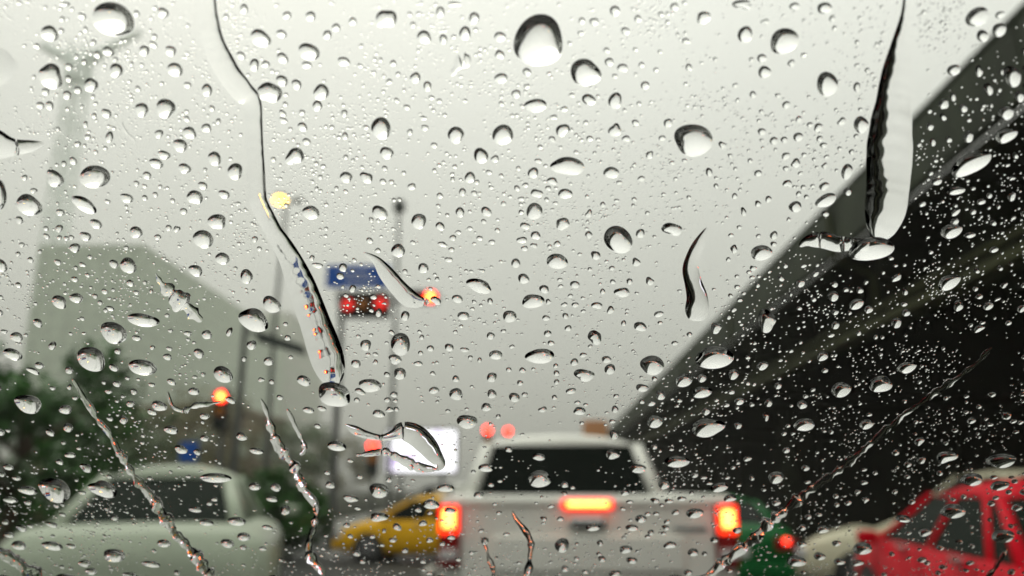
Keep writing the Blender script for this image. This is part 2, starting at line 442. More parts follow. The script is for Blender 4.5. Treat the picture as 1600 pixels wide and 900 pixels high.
def sedan(name, loc, rz, paint, glass, label, H=1.42, L=4.3, W=1.72, lit=None, deck=1.02, cat='car', taxi=False, gw=1.0, dot=False, pw=.045, tlz=.76):
    t = empty(name, loc, rz); tag(t, label, cat)
    w = W / 2; h = L / 2
    body_loft(t, paint, [(-h, w * .86, .38, .62, .80), (-h + .06, w * .95, .26, .80, deck - .06), (-h + .25, w, .22, .86, deck - .01), (-h + .75, w, .2, .90, deck + .0),
        (-h + 1.5, w, .2, .92, deck - .02), (.3, w, .2, .92, deck - .03), (.95, w, .2, .9, deck - .05), (h - .65, w * .98, .22, .82, .90), (h - .2, w * .93, .24, .7, .76), (h, w * .78, .36, .56, .62)])
    glasshouse(t, paint, glass, w * .86 * gw, w * .64 * gw, -h + .62, -h + 1.25, .42, 1.18, deck - .03, H - .06, [.16, .56], pw)
    for sx in (-1, 1):
        for yy in (-h + .82, h - .82):
            wheel(t, sx * (w - .09), yy); arch(t, sx * w, yy, .31)
        MB().box((sx * (w * .80), -h + .02, tlz), (.30, .10, .17), .03).build('tail_light', lit or 'red_lens', t)
        MB().box((sx * (w * .70), h - .10, .60), (.34, .16, .13), .04).build('headlight', 'clear_lens', t)
        MB().box((sx * (w + .07), .80, deck + .03), (.15, .08, .10), .035, seg=3).build('mirror', paint, t)
        for yy in (-.55, .45): MB().box((sx * (w + .008), yy - .25, .86), (.03, .17, .03), .008).build('door_handle', 'chrome', t)
        for yy in (-1.02, -.12, .92): MB().box((sx * (w + .001), yy, .58), (.006, .012, .6)).build('door_seam', 'black_plastic', t)
    MB().box((0, -h - .03, .42), (W * .92, .16, .2), .05).build('bumper', paint, t); MB().box((0, h + .0, .40), (W * .84, .16, .2), .05).build('bumper', paint, t)
    MB().box((0, -h - .0, .66), (.42, .05, .13), .006).build('number_plate', 'plate_white', t)
    if dot:
        for sx in (-1, 1): MB().lathe([(.02, -.02), (.045, -.01), (.045, .02)], 'y', 14, (sx * w * .8, -h - .05, .80)).build('brake_lamp', 'brake_red', t)
    if taxi:
        s = MB().box((0, -.15, H + .10), (.5, .2, .14), .03).build('roof_sign', 'plate_white', t)
    return t
# white pickup straight ahead
def pickup(loc):
    t = empty('pickup_truck', loc, 0); tag(t, 'white pickup truck straight ahead with all its brake lights lit', 'pickup truck')
    w = .9                                                           # rear face of the tailgate at y = 0
    gl_lo, gl_hi = .66, 1.205
    tg = MB().box((0, .03, (gl_lo + gl_hi) / 2), (1.54, .06, gl_hi - gl_lo), .02, seg=3).build('tailgate', 'white_paint', t)
    MB().box((0, .005, gl_hi - .045), (1.54, .05, .05), .02).build('tailgate_ridge', 'white_paint', tg)
    MB().box((0, -.012, .86), (1.15, .03, .20), .012).build('pressed_panel', 'white_paint', tg)
    MB().box((0.0, -.016, gl_hi - .165), (.22, .05, .07), .02).build('handle', 'chrome', tg)
    MB().box((.62, -.004, gl_hi - .2), (.2, .012, .03), .003).build('badge', 'chrome', tg)
    hb = MB().box((0, -.022, gl_hi - .055), (.31, .045, .062), .02).build('high_brake_light', 'brake_bloom', t)
    MB().box((0, -.05, gl_hi - .055), (.25, .02, .03), .008).build('lamp_strip', 'brake_lit', hb)
    for s in (-1, 1):
        MB().box((s * .835, 1.1, .82), (.13, 2.15, .76), .035).build('bed_side', 'white_paint', t)
        lt = MB().box((s * .837, -.005, .965), (.128, .07, .37), .025, seg=3).build('tail_light', 'red_lens', t)
        MB().box((s * .837, -.045, 1.06), (.118, .03, .17), .02).build('lamp_halo', 'brake_bloom', lt)  # glowing plate for the bloom around the brake lamp
        MB().box((s * .837, -.066, 1.065), (.07, .02, .10), .009).build('brake_lamp', 'brake_lit', lt)
        MB().box((s * .837, -.04, .86), (.105, .02, .06), .008).build('reverse_lamp', 'clear_lens', lt)
        for yy in (1.05, 4.15): wheel(t, s * .78, yy, .36, .24); arch(t, s * .9, yy, .36)
    MB().box((0, 1.1, .62), (1.56, 2.1, .06)).build('bed_floor', 'black_plastic', t)
    MB().box((0, -.13, .54), (1.72, .18, .17), .04).build('bumper', 'chrome', t)
    MB().box((0, -.05, .58), (.34, .03, .13), .004).build('number_plate', 'plate_white', t)
    body_loft(t, 'white_paint', [(2.2, .86, .4, .95, 1.05), (2.3, .88, .3, 1.0, 1.14), (3.0, .89, .3, 1.02, 1.14), (3.9, .89, .3, 1.02, 1.12), (4.6, .87, .3, .98, 1.04), (5.1, .82, .35, .9, .96), (5.2, .7, .45, .8, .84)], 'cab_body')
    glasshouse(t, 'white_paint', 'tinted_glass', .85, .675, 2.24, 2.42, 3.35, 3.95, 1.10, 1.635, [.45], .055)
    for s in (-1, 1): MB().box((s * .98, 3.55, 1.18), (.2, .1, .2), .04).build('mirror', 'white_paint', t)
    m = MB()
    for s in (-1, 1): m.box((s * .33, 2.75, 1.24), (.42, .14, .5), .05); m.box((s * .33, 2.75, 1.52), (.2, .1, .14), .04)
    m.build('seats', 'black_plastic', t)
pickup((.458, 5.05, gz(5.05)))
sedan('sedan_car', (-2.95, 7.4, gz(7)), R(14), 'pale_green_paint', 'green_glass', 'pale greenish white sedan in the left lane, seen from behind', H=1.45, deck=1.05, gw=.82, tlz=.62)
sedan('red_car', (3.44, 5.40, gz(5.33)), R(-9), 'red_paint', 'green_glass', 'bright red car at the lower right with dark green side windows', H=1.27, L=4.0, W=1.64, deck=.86, pw=.033)
p = at(640, 868, 19.5)
sedan('yellow_taxi', (p.x + .55, 19.6, gz(19.5)), R(82), 'yellow_paint', 'tinted_glass', 'yellow taxi crossing ahead, half hidden behind the pickup', H=1.45, deck=.98, cat='taxi', taxi=True)
p = at(1140, 800, 11.5)
sedan('green_taxi', (p.x + .12, 13.2, gz(11.5) - .05), R(-6), 'green_paint', 'tinted_glass', 'dark green car just beyond the pickup\'s right tail light', H=1.34, deck=.98, dot=True)
p = at(1300, 830, 11)
sedan('cream_car', (p.x + 1.55, 10.6, gz(11)), R(62), 'cream_paint', 'green_glass', 'cream car nosing out from behind the red car', H=1.2, L=4.0, deck=.82)
p = at(1560, 745, 13.0)
sedan('pale_car', (p.x + .8, 14.2, gz(13)), R(10), 'cream_paint', 'tinted_glass', 'pale car roof showing above the red car at the right edge', H=1.72, deck=1.18, W=1.8)
p = at(682, 745, 27)
sedan('distant_car', (p.x, 29.2, gz(27)), 0, 'dark_paint', 'tinted_glass', 'dark distant car with two red tail lights below the lit screen', H=1.95, deck=1.36, lit='brake_red')

# ------------------------------------------------------------------ signals, signs, lamps
def lamp_disc(parent, name, p, r, m, th=.06):
    return MB().lathe([(r * .5, -th * .6), (r * .9, -th * .4), (r, 0), (r, th)], 'y', 20, p).build(name, m, parent, True)
def signal_head(parent, c, lenses, lit, r=.15, horizontal=False, mlit='signal_lit'):
    """housing with visors; lit = index of the burning lens"""
    c = Vector(c); n = lenses; d = r * 2.35
    size = (d * n, .22, d) if horizontal else (d, .22, d * n)
    h = MB().box(c, size, .03).build('housing', 'black_plastic', parent)
    for k in range(n):
        o = (k - (n - 1) / 2) * d; p = c + (Vector((o, -.12, 0)) if horizontal else Vector((0, -.12, -o)))
        if k == lit and mlit == 'signal_lit':
            lamp_disc(h, 'lens', p, r, 'signal_bloom'); lamp_disc(h, 'bulb', p + Vector((0, -.05, 0)), r * .55, mlit)
        else: lamp_disc(h, 'lens', p, r, mlit if k == lit else ('red_lens' if k == 0 else 'amber_lens' if k == 1 else 'dark_sign'))
        m = MB(); 
        for a in np.linspace(0, math.pi, 9)[:-1]:
            a2 = a + math.pi / 8; q = r * 1.08
            m.slab([p + Vector((q * math.cos(a), .02, q * math.sin(a))), p + Vector((q * math.cos(a2), .02, q * math.sin(a2))), p + Vector((q * math.cos(a2), -.16, q * math.sin(a2))), p + Vector((q * math.cos(a), -.16, q * math.sin(a)))], .01)
        m.build('visor', 'black_plastic', h)
    return h
# overhead mast with road sign and signals
D = 26.0
def overhead():
    pb = at(522, 700, D); t = empty('signal_mast', (pb.x, D, gz(D)))
    tag(t, 'overhead signal mast: dark signal heads on an arm, one bright red', 'traffic light')
    L = lambda px, py: at(px, py, D) - Vector((pb.x, D, gz(D)))
    arm = L(522, 478)
    MB().tube([(0, .12, 0), (0, .12, arm.z + .3)], [.13, .09], 10).build('pole', 'pole_metal', t)
    e = L(690, 462); MB().tube([(0, .12, arm.z), (e.x, .12, e.z)], [.08, .05], 8).build('arm', 'pole_metal', t)
    c = L(568, 475); b = MB().box(c + Vector((0, .16, 0)), (1.75, .04, .92), .05).build('backboard', 'black_plastic', t)
    h = signal_head(t, c, 3, 99, .2, True)
    lamp_disc(h, 'lens', L(545, 478) + Vector((0, -.2, 0)), .19, 'signal_dim'); lamp_disc(h, 'lens', L(596, 476) + Vector((0, -.2, 0)), .2, 'signal_dim')
    c = L(674, 465); signal_head(t, c + Vector((-.25, 0, 0)), 2, 1, .2, True)
    s = L(560, 432); tt = empty('road_sign', (pb.x, D, gz(D))); tag(tt, 'blue direction sign fixed above the overhead signal', 'sign')
    MB().box(s + Vector((0, -.02, 0)), (2.15, .05, .78), .02).build('panel', 'blue_sign', tt)
    MB().box(s + Vector((-.15, -.055, .12)), (1.0, .012, .06)).build('lettering', 'sign_white', tt)
    MB().box(s + Vector((.1, -.055, -.13)), (1.1, .012, .06)).build('lettering', 'sign_white', tt)
    for k in (-.7, .7): MB().box(s + Vector((k, .08, -.35)), (.05, .06, 1.1)).build('bracket', 'pole_metal', tt)
overhead()
def post_signal(name, px, py, D, r, label, lenses=3, lit=0, m='signal_lit', hpole=None):
    p = at(px, py, D); t = empty(name, (p.x, D, gz(D))); tag(t, label, 'traffic light', 'traffic signals')
    z = p.z - gz(D); d = r * 2.35
    signal_head(t, (0, 0, z - (lenses - 1) / 2 * d + lit * d), lenses, lit, r, mlit=m)
    MB().tube([(0, .2, 0), (0, .2, z + .3)], [.09, .07], 10).build('pole', 'pole_metal', t)
post_signal('traffic_signal', 348, 620, 24, .17, 'red traffic signal on a post among the trees, lower left')
post_signal('traffic_signal', 583, 697, 42, .26, 'red traffic signal left of the lit screen', m='signal_mid')
post_signal('traffic_signal', 762, 672, 48, .24, 'red traffic signal right of the screen, left one of a pair', m='signal_mid')
post_signal('traffic_signal', 794, 674, 48, .2, 'red traffic signal just left of the pickup roof, right one of a pair', m='signal_mid')
def street_lamp():
    D = 30.0; p = at(438, 313, D); b = at(430, 560, D)
    t = empty('street_lamp', (b.x, D, gz(D))); tag(t, 'tall street lamp with one amber head glowing in the upper left', 'street lamp')
    z = p.z - gz(D); x = p.x - b.x
    MB().tube([(0, 0, 0), (x * .5, 0, z * .6), (x + .25, 0, z - .1)], [.11, .085, .06], 10).build('pole', 'pole_metal', t)
    MB().tube([(x + .25, 0, z - .12), (x + .25 - .3, 0, z + .12)], .04, 8).build('arm', 'pole_metal', t)
    MB().tube([(x + .25, 0, z - .12), (x + .7, 0, z + .05)], .04, 8).build('arm', 'pole_metal', t)
    a = MB().box((x, 0, z + .2), (.44, .3, .12), .04).build('lamp_head', 'pole_metal', t)
    MB().lathe([(.05, -.16), (.2, -.10), (.25, 0), (.2, .10), (.05, .15)], 'z', 16, (x, -.02, z)).build('bulb', 'lamp_amber', a, True)
    MB().box((x + .72, 0, z - .02), (.42, .28, .18), .05).build('lamp_head', 'lamp_off', t)
street_lamp()
def round_lamp():
    D = 46.0; p = at(624, 322, D); t = empty('lamp_post', (p.x, D, gz(D))); tag(t, 'thin lamp post with a dark round unlit head, above the blue sign', 'street lamp')
    z = p.z - gz(D)
    MB().tube([(0, 0, 0), (0, 0, z - .3)], [.14, .09], 10).build('pole', 'pole_metal', t)
    MB().lathe([(.12, -.5), (.34, -.3), (.4, 0), (.3, .3), (.1, .45)], 'z', 18, (0, 0, z)).build('lamp_head', 'dark_sign', t, True)
    MB().lathe([(.1, -.58), (.16, -.54), (.16, -.5), (.1, -.49)], 'z', 12, (0, 0, z)).build('lens', 'lamp_off', t)
round_lamp()
def dark_panel():
    D = 19.0; p = at(440, 534, D); t = empty('panel_sign', (at(374, 600, D).x, D, gz(D))); tag(t, 'dark panel sign on an arm, left of the long rivulet', 'sign')
    o = Vector(t.location); c = p - o
    MB().slab([at(400, 516, D) - o, at(474, 540, D) - o, at(480, 556, D) - o, at(402, 534, D) - o], .08).build('panel', 'dark_sign', t)
    MB().tube([(0, .1, 0), (0, .1, c.z + .5)], [.10, .07], 10).build('pole', 'pole_metal', t)
    MB().tube([(0, .1, c.z + .3), (c.x + .3, .1, c.z - .05)], .045, 8).build('arm', 'pole_metal', t)
dark_panel()
def screen():
    D = 62.0; a = at(606, 672, D); b = at(712, 737, D); c = (a + b) / 2
    t = empty('advertising_screen', (c.x, D, gz(D))); tag(t, 'brightly lit white advertising screen left of the pickup', 'screen')
    w, h, z = b.x - a.x, a.z - b.z, c.z - gz(D)
    MB().box((0, .25, z), (w + .3, .4, h + .3), .05).build('frame', 'black_plastic', t)
    MB().box((0, .03, z), (w, .04, h)).build('display', 'screen', t)
    for s in (-1, 1): MB().tube([(s * w * .3, .3, 0), (s * w * .3, .3, z)], .16, 10).build('post', 'pole_metal', t)
screen()
def orange():
    D = 75.0; c = at(930, 670, D); t = empty('road_work_sign', (c.x, D, gz(D))); tag(t, 'orange sign board above the pickup\'s roof', 'sign')
    z = c.z - gz(D)
    MB().box((0, 0, z), (2.3, .06, 1.6), .02).build('panel', 'orange_sign', t)
    for s in (-1, 1): MB().tube([(s * .5, .08, 0), (s * .5, .08, z + .4)], .05, 8).build('post', 'pole_metal', t)
orange()

def small_sign():
    D = 23.0; c = at(295, 706, D); t = empty('parking_sign', (c.x, D, gz(D))); tag(t, 'small blue sign on a post below the red signal', 'sign')
    z = c.z - gz(D)
    MB().box((0, 0, z), (.5, .05, .55), .02).build('panel', 'blue_sign', t)
    MB().tube([(0, .06, 0), (0, .06, z + .25)], .035, 8).build('post', 'pole_metal', t)
small_sign()
# ------------------------------------------------------------------ our own car: windscreen, dashboard, bonnet, roof, pillars
def own_car():
    t = empty('car', (0, -.4, 0))
    tag(t, 'rain covered windscreen of the car we look out of, dark bonnet below', 'car')
    off = Vector((0, .4, 0))
    def gl(a, b, h=0.0): return glass3(a, b, h) + off
    W, T, B = .68, .17, -.50           # half width, top and bottom along the glass from the view axis
    GTH = .005
    # windscreen slab with rounded corners
    out = []
    for (cx, cy_, a0) in ((W, T, 0), (-W + .10, T, 90), (-W - .02, B, 180), (W + .02, B, 270)):
        r = .05
        ox = cx - r if cx > 0 else cx + r; oy = cy_ - r if cy_ > 0 else cy_ + r
        for k in range(5):
            an = R(a0 + k * 22.5); out.append((ox + r * math.cos(an), oy + r * math.sin(an)))
    m = MB(); f = [m.bm.verts.new(gl(a, b, 0)) for a, b in out]; g = [m.bm.verts.new(gl(a, b, -GTH)) for a, b in out]
    m.bm.faces.new(f); m.bm.faces.new(g[::-1])
    for i in range(len(out)):
        j = (i + 1) % len(out); m.bm.faces.new((f[j], f[i], g[i], g[j]))
    m.build('windscreen', 'windscreen_glass', t)
    base = gl(0, B); top = gl(0, T)
    # bonnet: a crowned sheet from the cowl forward
    m = MB(); rings = []
    for k in range(9):
        s = k / 8; y = base.y + .02 + 1.05 * s; z = base.z - .04 + .03 * math.sin(s * 2.0) - .10 * s * s
        rings.append([(x * (1 - .06 * s), y, z - .09 * (x / .8) ** 4 - .01 * abs(x)) for x in np.linspace(-.8, .8, 15)] +
                     [(.8 * (1 - .06 * s), y, z - .45), (-.8 * (1 - .06 * s), y, z - .45)])
    m.loft(rings).build('bonnet', 'car_dark', t, True)
    m = MB(); rings = []
    for y, z in ((base.y - .03, base.z - .03), (base.y - .16, base.z - .015), (base.y - .40, base.z - .01), (base.y - .62, base.z - .03), (base.y - .68, base.z - .20)):
        rings.append([(x, y, z) for x in np.linspace(-.72, .72, 9)] + [(.72, y, z - .2), (-.72, y, z - .2)])
    m.loft(rings).build('dashboard', 'dash', t)
    m = MB(); rings = []
    for y, z in ((top.y - .005, top.z + .0), (top.y - .12, top.z + .05), (top.y - .5, top.z + .09), (top.y - 1.4, top.z + .07)):
        rings.append([(x, y, z + .03 - .05 * (x / .7) ** 2) for x in np.linspace(-.7, .7, 9)] + [(.7, y, z + .01), (-.7, y, z + .01)])
    m.loft(rings).build('roof', 'dash', t)
    for sx in (-1, 1):
        MB().tube([gl(sx * (W + .05), B - .02, -.01), gl(sx * (W + .01), T + .02, -.01)], [.045, .04]).build('pillar', 'dash', t)
        MB().slab([(sx * .76, base.y, base.z - .05), (sx * .76, base.y - 1.9, base.z - .05), (sx * .76, base.y - 1.9, .35), (sx * .76, base.y, .35)], .06).build('door', 'dash', t)
    MB().box((0, base.y - 1.25, .33), (1.5, 2.5, .08)).build('cabin_floor', 'dash', t)
    MB().box((0, base.y - 2.45, .95), (1.5, .12, 1.3), .03).build('rear_bulkhead', 'dash', t)
    m = MB()
    for sx in (-.37, .37): m.box((sx, base.y - 1.55, .62), (.5, .5, .16), .05); m.box((sx, base.y - 1.82, 1.0), (.48, .14, .7), .05)
    m.build('seats', 'dash', t)
    return t
own_car()
# ------------------------------------------------------------------ water on the windscreen
# drops read off the photograph, per tile (origin x, y): centre, width, height in quarter pixels and the lean of the long axis
DROPS = {
(0, 0): "742,100,260,210,35;345,185,110,95,30;352,445,175,130,22;440,5,60,30,0;545,78,55,40,30;424,96,36,32,20;882,64,40,38,40;1045,58,72,60,15;567,160,34,36,30;418,168,38,34,20;268,264,42,36,25;614,240,40,36,20;640,318,48,44,35;706,295,74,54,35;992,205,40,34,20;982,255,50,40,45;928,292,66,62,25;1090,295,60,70,15;465,392,50,44,30;560,362,36,34,20;755,415,85,88,20;850,374,28,30,10;1120,410,95,85,20;1545,35,50,60,5;465,468,52,36,20;602,505,85,90,35;520,535,55,42,30;453,566,58,52,30;1195,505,50,36,25;1314,538,68,75,5;320,545,55,40,25;288,628,54,42,20;346,630,56,48,35;912,658,85,85,40;1062,650,125,115,40;890,528,36,34,30;695,680,66,54,35;620,696,36,32,20;566,748,34,36,20;1190,714,42,34,15;1345,650,40,34,25;1208,802,84,72,25;1312,770,56,58,30;1385,730,32,36,20;1018,808,50,56,30;580,825,40,36,10;712,828,50,70,30;518,868,42,36,0;1150,880,90,80,35;1525,325,55,48,35;1433,84,34,34,10;1036,494,28,24,15;455,652,28,28,15",
(400, 0): "210,75,50,52,10;355,82,64,58,5;615,112,50,46,30;512,152,50,54,5;458,196,56,54,0;825,100,115,130,40;1157,58,58,60,5;1365,92,64,72,5;1240,8,80,36,0;1058,212,90,78,10;1176,222,48,60,0;1310,185,74,80,5;1526,208,70,60,-10;1524,318,54,60,0;45,215,130,100,25;345,300,130,105,30;175,190,64,50,15;182,340,76,58,35;560,362,80,55,5;330,382,66,42,15;80,378,60,38,15;8,380,56,80,10;178,480,74,66,30;268,502,64,60,25;105,555,140,135,45;420,550,95,100,30;398,634,62,64,20;1002,462,64,68,15;838,488,38,38,20;895,440,34,30,15;866,372,38,42,30;1078,515,52,60,0;1533,465,84,60,-8;790,775,128,130,5;1253,815,106,98,20;1545,815,130,125,0;563,682,38,46,0;302,676,38,36,20;180,682,46,40,35;187,724,50,36,25;305,766,64,50,25;328,856,50,44,20;568,822,40,44,10;698,770,38,30,20;1053,712,40,32,0;1060,770,48,34,15;967,798,36,38,20;950,645,42,34,20;1150,606,36,30,-5;1118,880,40,36,10;1534,622,34,30,0;530,830,30,26,-10;660,388,32,30,10;788,352,28,28,5;967,68,34,30,10;1022,66,32,30,10;988,135,34,38,10;1240,208,30,30,0;1374,164,30,28,5;198,625,36,28,20;485,768,34,26,15",
(800, 0): "160,240,320,310,10;455,428,185,170,15;1120,850,245,195,0;636,48,62,62,20;1003,24,52,48,-5;430,110,40,42,0;507,114,58,46,-10;778,96,42,48,5;702,172,56,44,0;920,68,38,32,5;1183,92,84,80,-5;1442,195,84,112,5;1076,235,52,38,0;1428,10,120,60,0;585,292,42,34,10;600,365,50,56,5;683,402,64,56,0;800,382,36,36,5;890,412,32,30,5;1093,396,42,44,0;1545,340,58,54,-5;1560,425,76,80,-10;823,508,50,54,0;92,425,50,50,0;90,516,36,34,0;25,562,54,54,5;146,635,135,85,-5;474,598,86,68,15;638,605,86,98,5;322,655,42,38,5;258,708,42,36,5;313,785,78,82,15;638,785,78,80,5;762,740,46,36,0;963,742,50,58,5;368,570,36,30,0;1490,566,42,44,5;248,842,42,38,5;480,838,42,36,5;706,838,48,40,-5;928,836,46,34,-10;1545,795,54,42,-5;1298,878,44,46,5;1563,115,50,36,-5;635,452,32,30,0;785,622,30,30,0;763,288,30,28,0;456,740,30,30,5;1393,600,26,30,0;1480,350,32,30,-5;1380,508,34,30,0",
(1200, 0): "80,235,190,150,-20;1270,85,150,115,-25;1405,165,92,80,-20;1302,200,76,72,-20;345,500,130,155,-25;330,30,95,70,-15;145,20,66,46,-10;378,96,42,36,-10;1125,412,88,64,-20;530,520,46,60,0;95,628,56,42,-25;125,370,50,40,-30;200,322,38,30,-10;172,718,42,40,-20;435,732,54,46,-10;558,752,92,105,-25;292,770,66,46,-25;168,828,60,56,-15;82,845,44,40,-10;18,850,50,50,-10;300,838,42,38,-20;324,878,46,36,-15;240,752,42,32,-15;595,416,34,30,-15;1412,70,60,44,-25;44,570,32,30,0",
(0, 225): "622,170,185,145,10;378,185,125,90,35;220,345,165,125,35;560,345,170,80,33;820,303,90,52,18;1050,38,84,50,12;1002,90,88,60,18;1178,122,76,64,18;1362,62,92,78,38;1488,142,96,100,35;1288,228,60,48,10;1240,300,100,85,35;1420,282,72,50,15;1380,450,124,86,8;1290,560,135,105,28;1410,680,84,78,25;1245,752,92,66,20;1560,790,78,90,10;1170,386,46,40,25;878,515,80,74,15;565,540,72,56,20;628,462,80,55,35;500,612,62,62,20;404,490,46,50,25;830,720,115,86,32;740,710,62,50,30;842,830,48,42,20;395,700,48,36,25;500,805,48,34,20;40,720,95,75,30;158,438,50,46,25;245,255,46,32,20;412,392,54,42,25;945,163,58,44,30;880,212,36,34,20;930,230,36,24,20;1130,495,46,36,10;1078,488,40,36,35;1010,545,44,34,5;490,72,52,44,35;192,175,36,36,35;703,325,34,28,15;930,302,40,32,30;150,648,34,30,30;174,590,36,32,20;226,684,42,34,15;545,714,40,32,10;505,735,30,26,10;152,840,42,34,30;684,880,42,34,20;880,888,38,30,10;325,537,40,34,15;448,552,36,30,20;478,545,36,30,20;405,547,36,26,15;322,490,34,30,15;593,668,32,28,15;932,826,28,26,15;736,872,26,24,10;970,880,28,28,15;996,282,36,30,10;1303,130,28,24,5;1026,232,28,24,5;433,90,36,34,40;1490,740,28,24,15;1505,340,32,28,20",
(400, 225): "255,45,105,110,40;825,28,90,70,30;1407,45,90,95,5;1494,62,46,46,5;575,178,80,66,25;700,182,76,70,10;802,204,40,36,20;980,236,54,40,0;1340,180,64,70,0;1380,208,36,30,5;1294,270,44,48,5;1366,276,40,32,0;1153,292,42,34,10;355,395,105,86,20;784,398,104,80,20;1024,450,88,100,5;1155,482,56,52,5;1278,395,56,60,5;1443,390,66,58,0;897,632,82,86,30;1050,740,62,66,25;1400,850,165,80,10;720,568,46,34,8;770,630,38,30,5;362,675,28,42,5;398,722,66,34,8;555,735,56,50,20;538,790,52,40,20;615,866,46,46,0;1235,552,40,38,15;1168,592,54,34,8;1400,555,40,30,0;1475,578,38,32,0;1225,625,36,32,5;1210,688,44,34,5;1510,506,34,28,0;1458,148,36,32,5;1534,168,30,28,5;1470,240,32,26,0;1233,190,30,30,0;1230,158,28,26,0;812,122,34,32,0;573,52,30,30,5;125,66,36,30,25;432,108,32,28,10;390,92,34,26,10;415,175,30,28,10;514,246,28,28,10;572,265,30,26,20;392,248,24,30,15;365,203,28,22,20;930,150,30,26,5;1120,136,30,26,0;1246,112,30,28,0;730,440,32,30,0;773,445,28,26,0;870,318,28,24,5;905,316,26,24,5;10,560,36,40,20;38,618,30,30,25;1145,355,28,26,0;450,495,28,24,15;625,690,30,24,15;938,760,34,28,10;1136,808,32,28,5;1085,812,28,22,0;1270,518,30,28,0;1200,412,26,24,0;1097,868,30,24,0;448,540,26,20,10",
(800, 225): "345,112,205,115,5;615,150,94,74,0;130,150,66,66,0;852,40,40,56,5;163,76,44,32,0;250,202,70,44,5;332,280,80,68,0;150,278,70,56,5;137,390,100,105,5;314,465,88,74,0;80,480,64,42,5;144,538,66,48,5;62,568,58,44,5;475,406,42,48,10;474,534,46,44,5;562,348,34,36,5;280,590,42,38,0;233,606,30,26,0;136,600,40,34,5;78,618,44,32,0;278,700,138,90,0;655,565,185,160,28;793,525,56,56,5;990,497,124,80,8;516,662,60,54,0;767,702,52,52,10;617,740,36,30,5;72,805,70,62,5;200,870,62,50,15;390,842,56,50,5;22,710,60,54,10;623,825,36,30,5;727,822,40,38,0;851,822,52,50,0;682,888,95,60,-10;1220,145,40,58,0;1522,152,46,44,-5;1067,75,32,28,0;1380,125,26,24,0;1472,75,34,30,0;1347,45,30,28,0;800,186,42,36,0;663,210,40,24,0;1520,343,44,36,0;1585,312,40,40,-5;1376,294,36,36,0;1545,645,140,92,-5;1373,622,46,50,-5;1490,738,40,34,-5;1337,686,32,28,0;1485,796,34,26,-5;1525,790,26,22,-5;1390,790,30,26,0;1518,845,32,30,-5;1392,855,36,30,0;1354,536,34,26,0;1430,390,36,50,-5;1404,486,34,24,0;1465,763,32,26,0;1523,540,32,26,0;55,312,36,30,0;30,246,36,36,0;83,226,38,30,5;224,245,36,32,0;55,396,34,30,0;213,316,32,26,0;268,338,32,24,0;465,297,28,26,0;648,322,34,24,0;755,314,30,30,0;750,354,26,24,0;560,885,34,34,0;297,812,32,26,0;1093,302,28,28,0;1012,186,26,22,0",
(1200, 225): "90,45,52,46,-10;155,92,62,52,-10;92,122,36,34,-5;182,152,34,26,-5;102,215,56,48,-5;205,38,36,28,-5;345,50,34,28,-10;332,106,38,36,-5;330,232,64,48,-20;340,320,130,80,-22;475,266,50,44,-20;150,360,84,66,-5;18,535,46,54,0;18,590,40,34,0;172,278,36,30,0;220,298,34,28,0;335,402,42,38,-15;258,230,30,24,0;468,140,66,100,12;498,20,36,34,-10;62,802,40,40,-10",
(0, 450): "405,45,100,76,30;510,22,86,60,18;625,10,36,30,25;655,50,34,30,30;718,86,52,32,15;690,98,34,26,15;28,108,60,40,15;272,175,62,50,45;140,260,84,56,12;66,226,42,28,15;115,368,124,66,15;362,315,46,56,45;738,238,168,130,35;922,160,200,80,5;605,400,190,140,18;915,450,190,90,8;738,452,62,42,25;280,438,66,38,18;465,468,48,48,25;210,675,180,105,15;440,710,84,54,12;1195,242,46,36,8;1315,250,66,56,30;1265,366,70,56,25;1415,498,132,92,20;765,350,46,36,20;880,270,62,34,12;1070,386,56,40,10;1082,336,40,28,8;978,328,34,28,5;1453,232,36,60,30;1095,540,62,38,20;1232,600,74,46,10;760,552,56,36,15;865,602,46,36,10;845,676,56,40,5;1020,690,98,62,20;975,728,66,34,15;1300,754,66,38,5;1095,838,92,50,15;800,775,50,56,45;28,578,40,36,20;30,848,80,40,20;348,856,60,36,25;458,822,64,52,35;1530,880,76,46,15;975,558,42,30,10;708,600,44,26,15;680,544,30,24,10;825,518,32,24,8;240,470,90,34,28;222,502,56,26,25;502,640,36,26,10;362,578,36,26,15;465,570,34,32,30;1590,315,60,60,15;1600,160,185,140,20;1460,655,66,40,20;1300,890,60,36,10;198,250,30,24,8;475,242,28,22,10;556,240,30,20,10;1090,224,32,24,10;1068,130,32,26,10;716,770,44,24,15;1545,400,36,28,15",
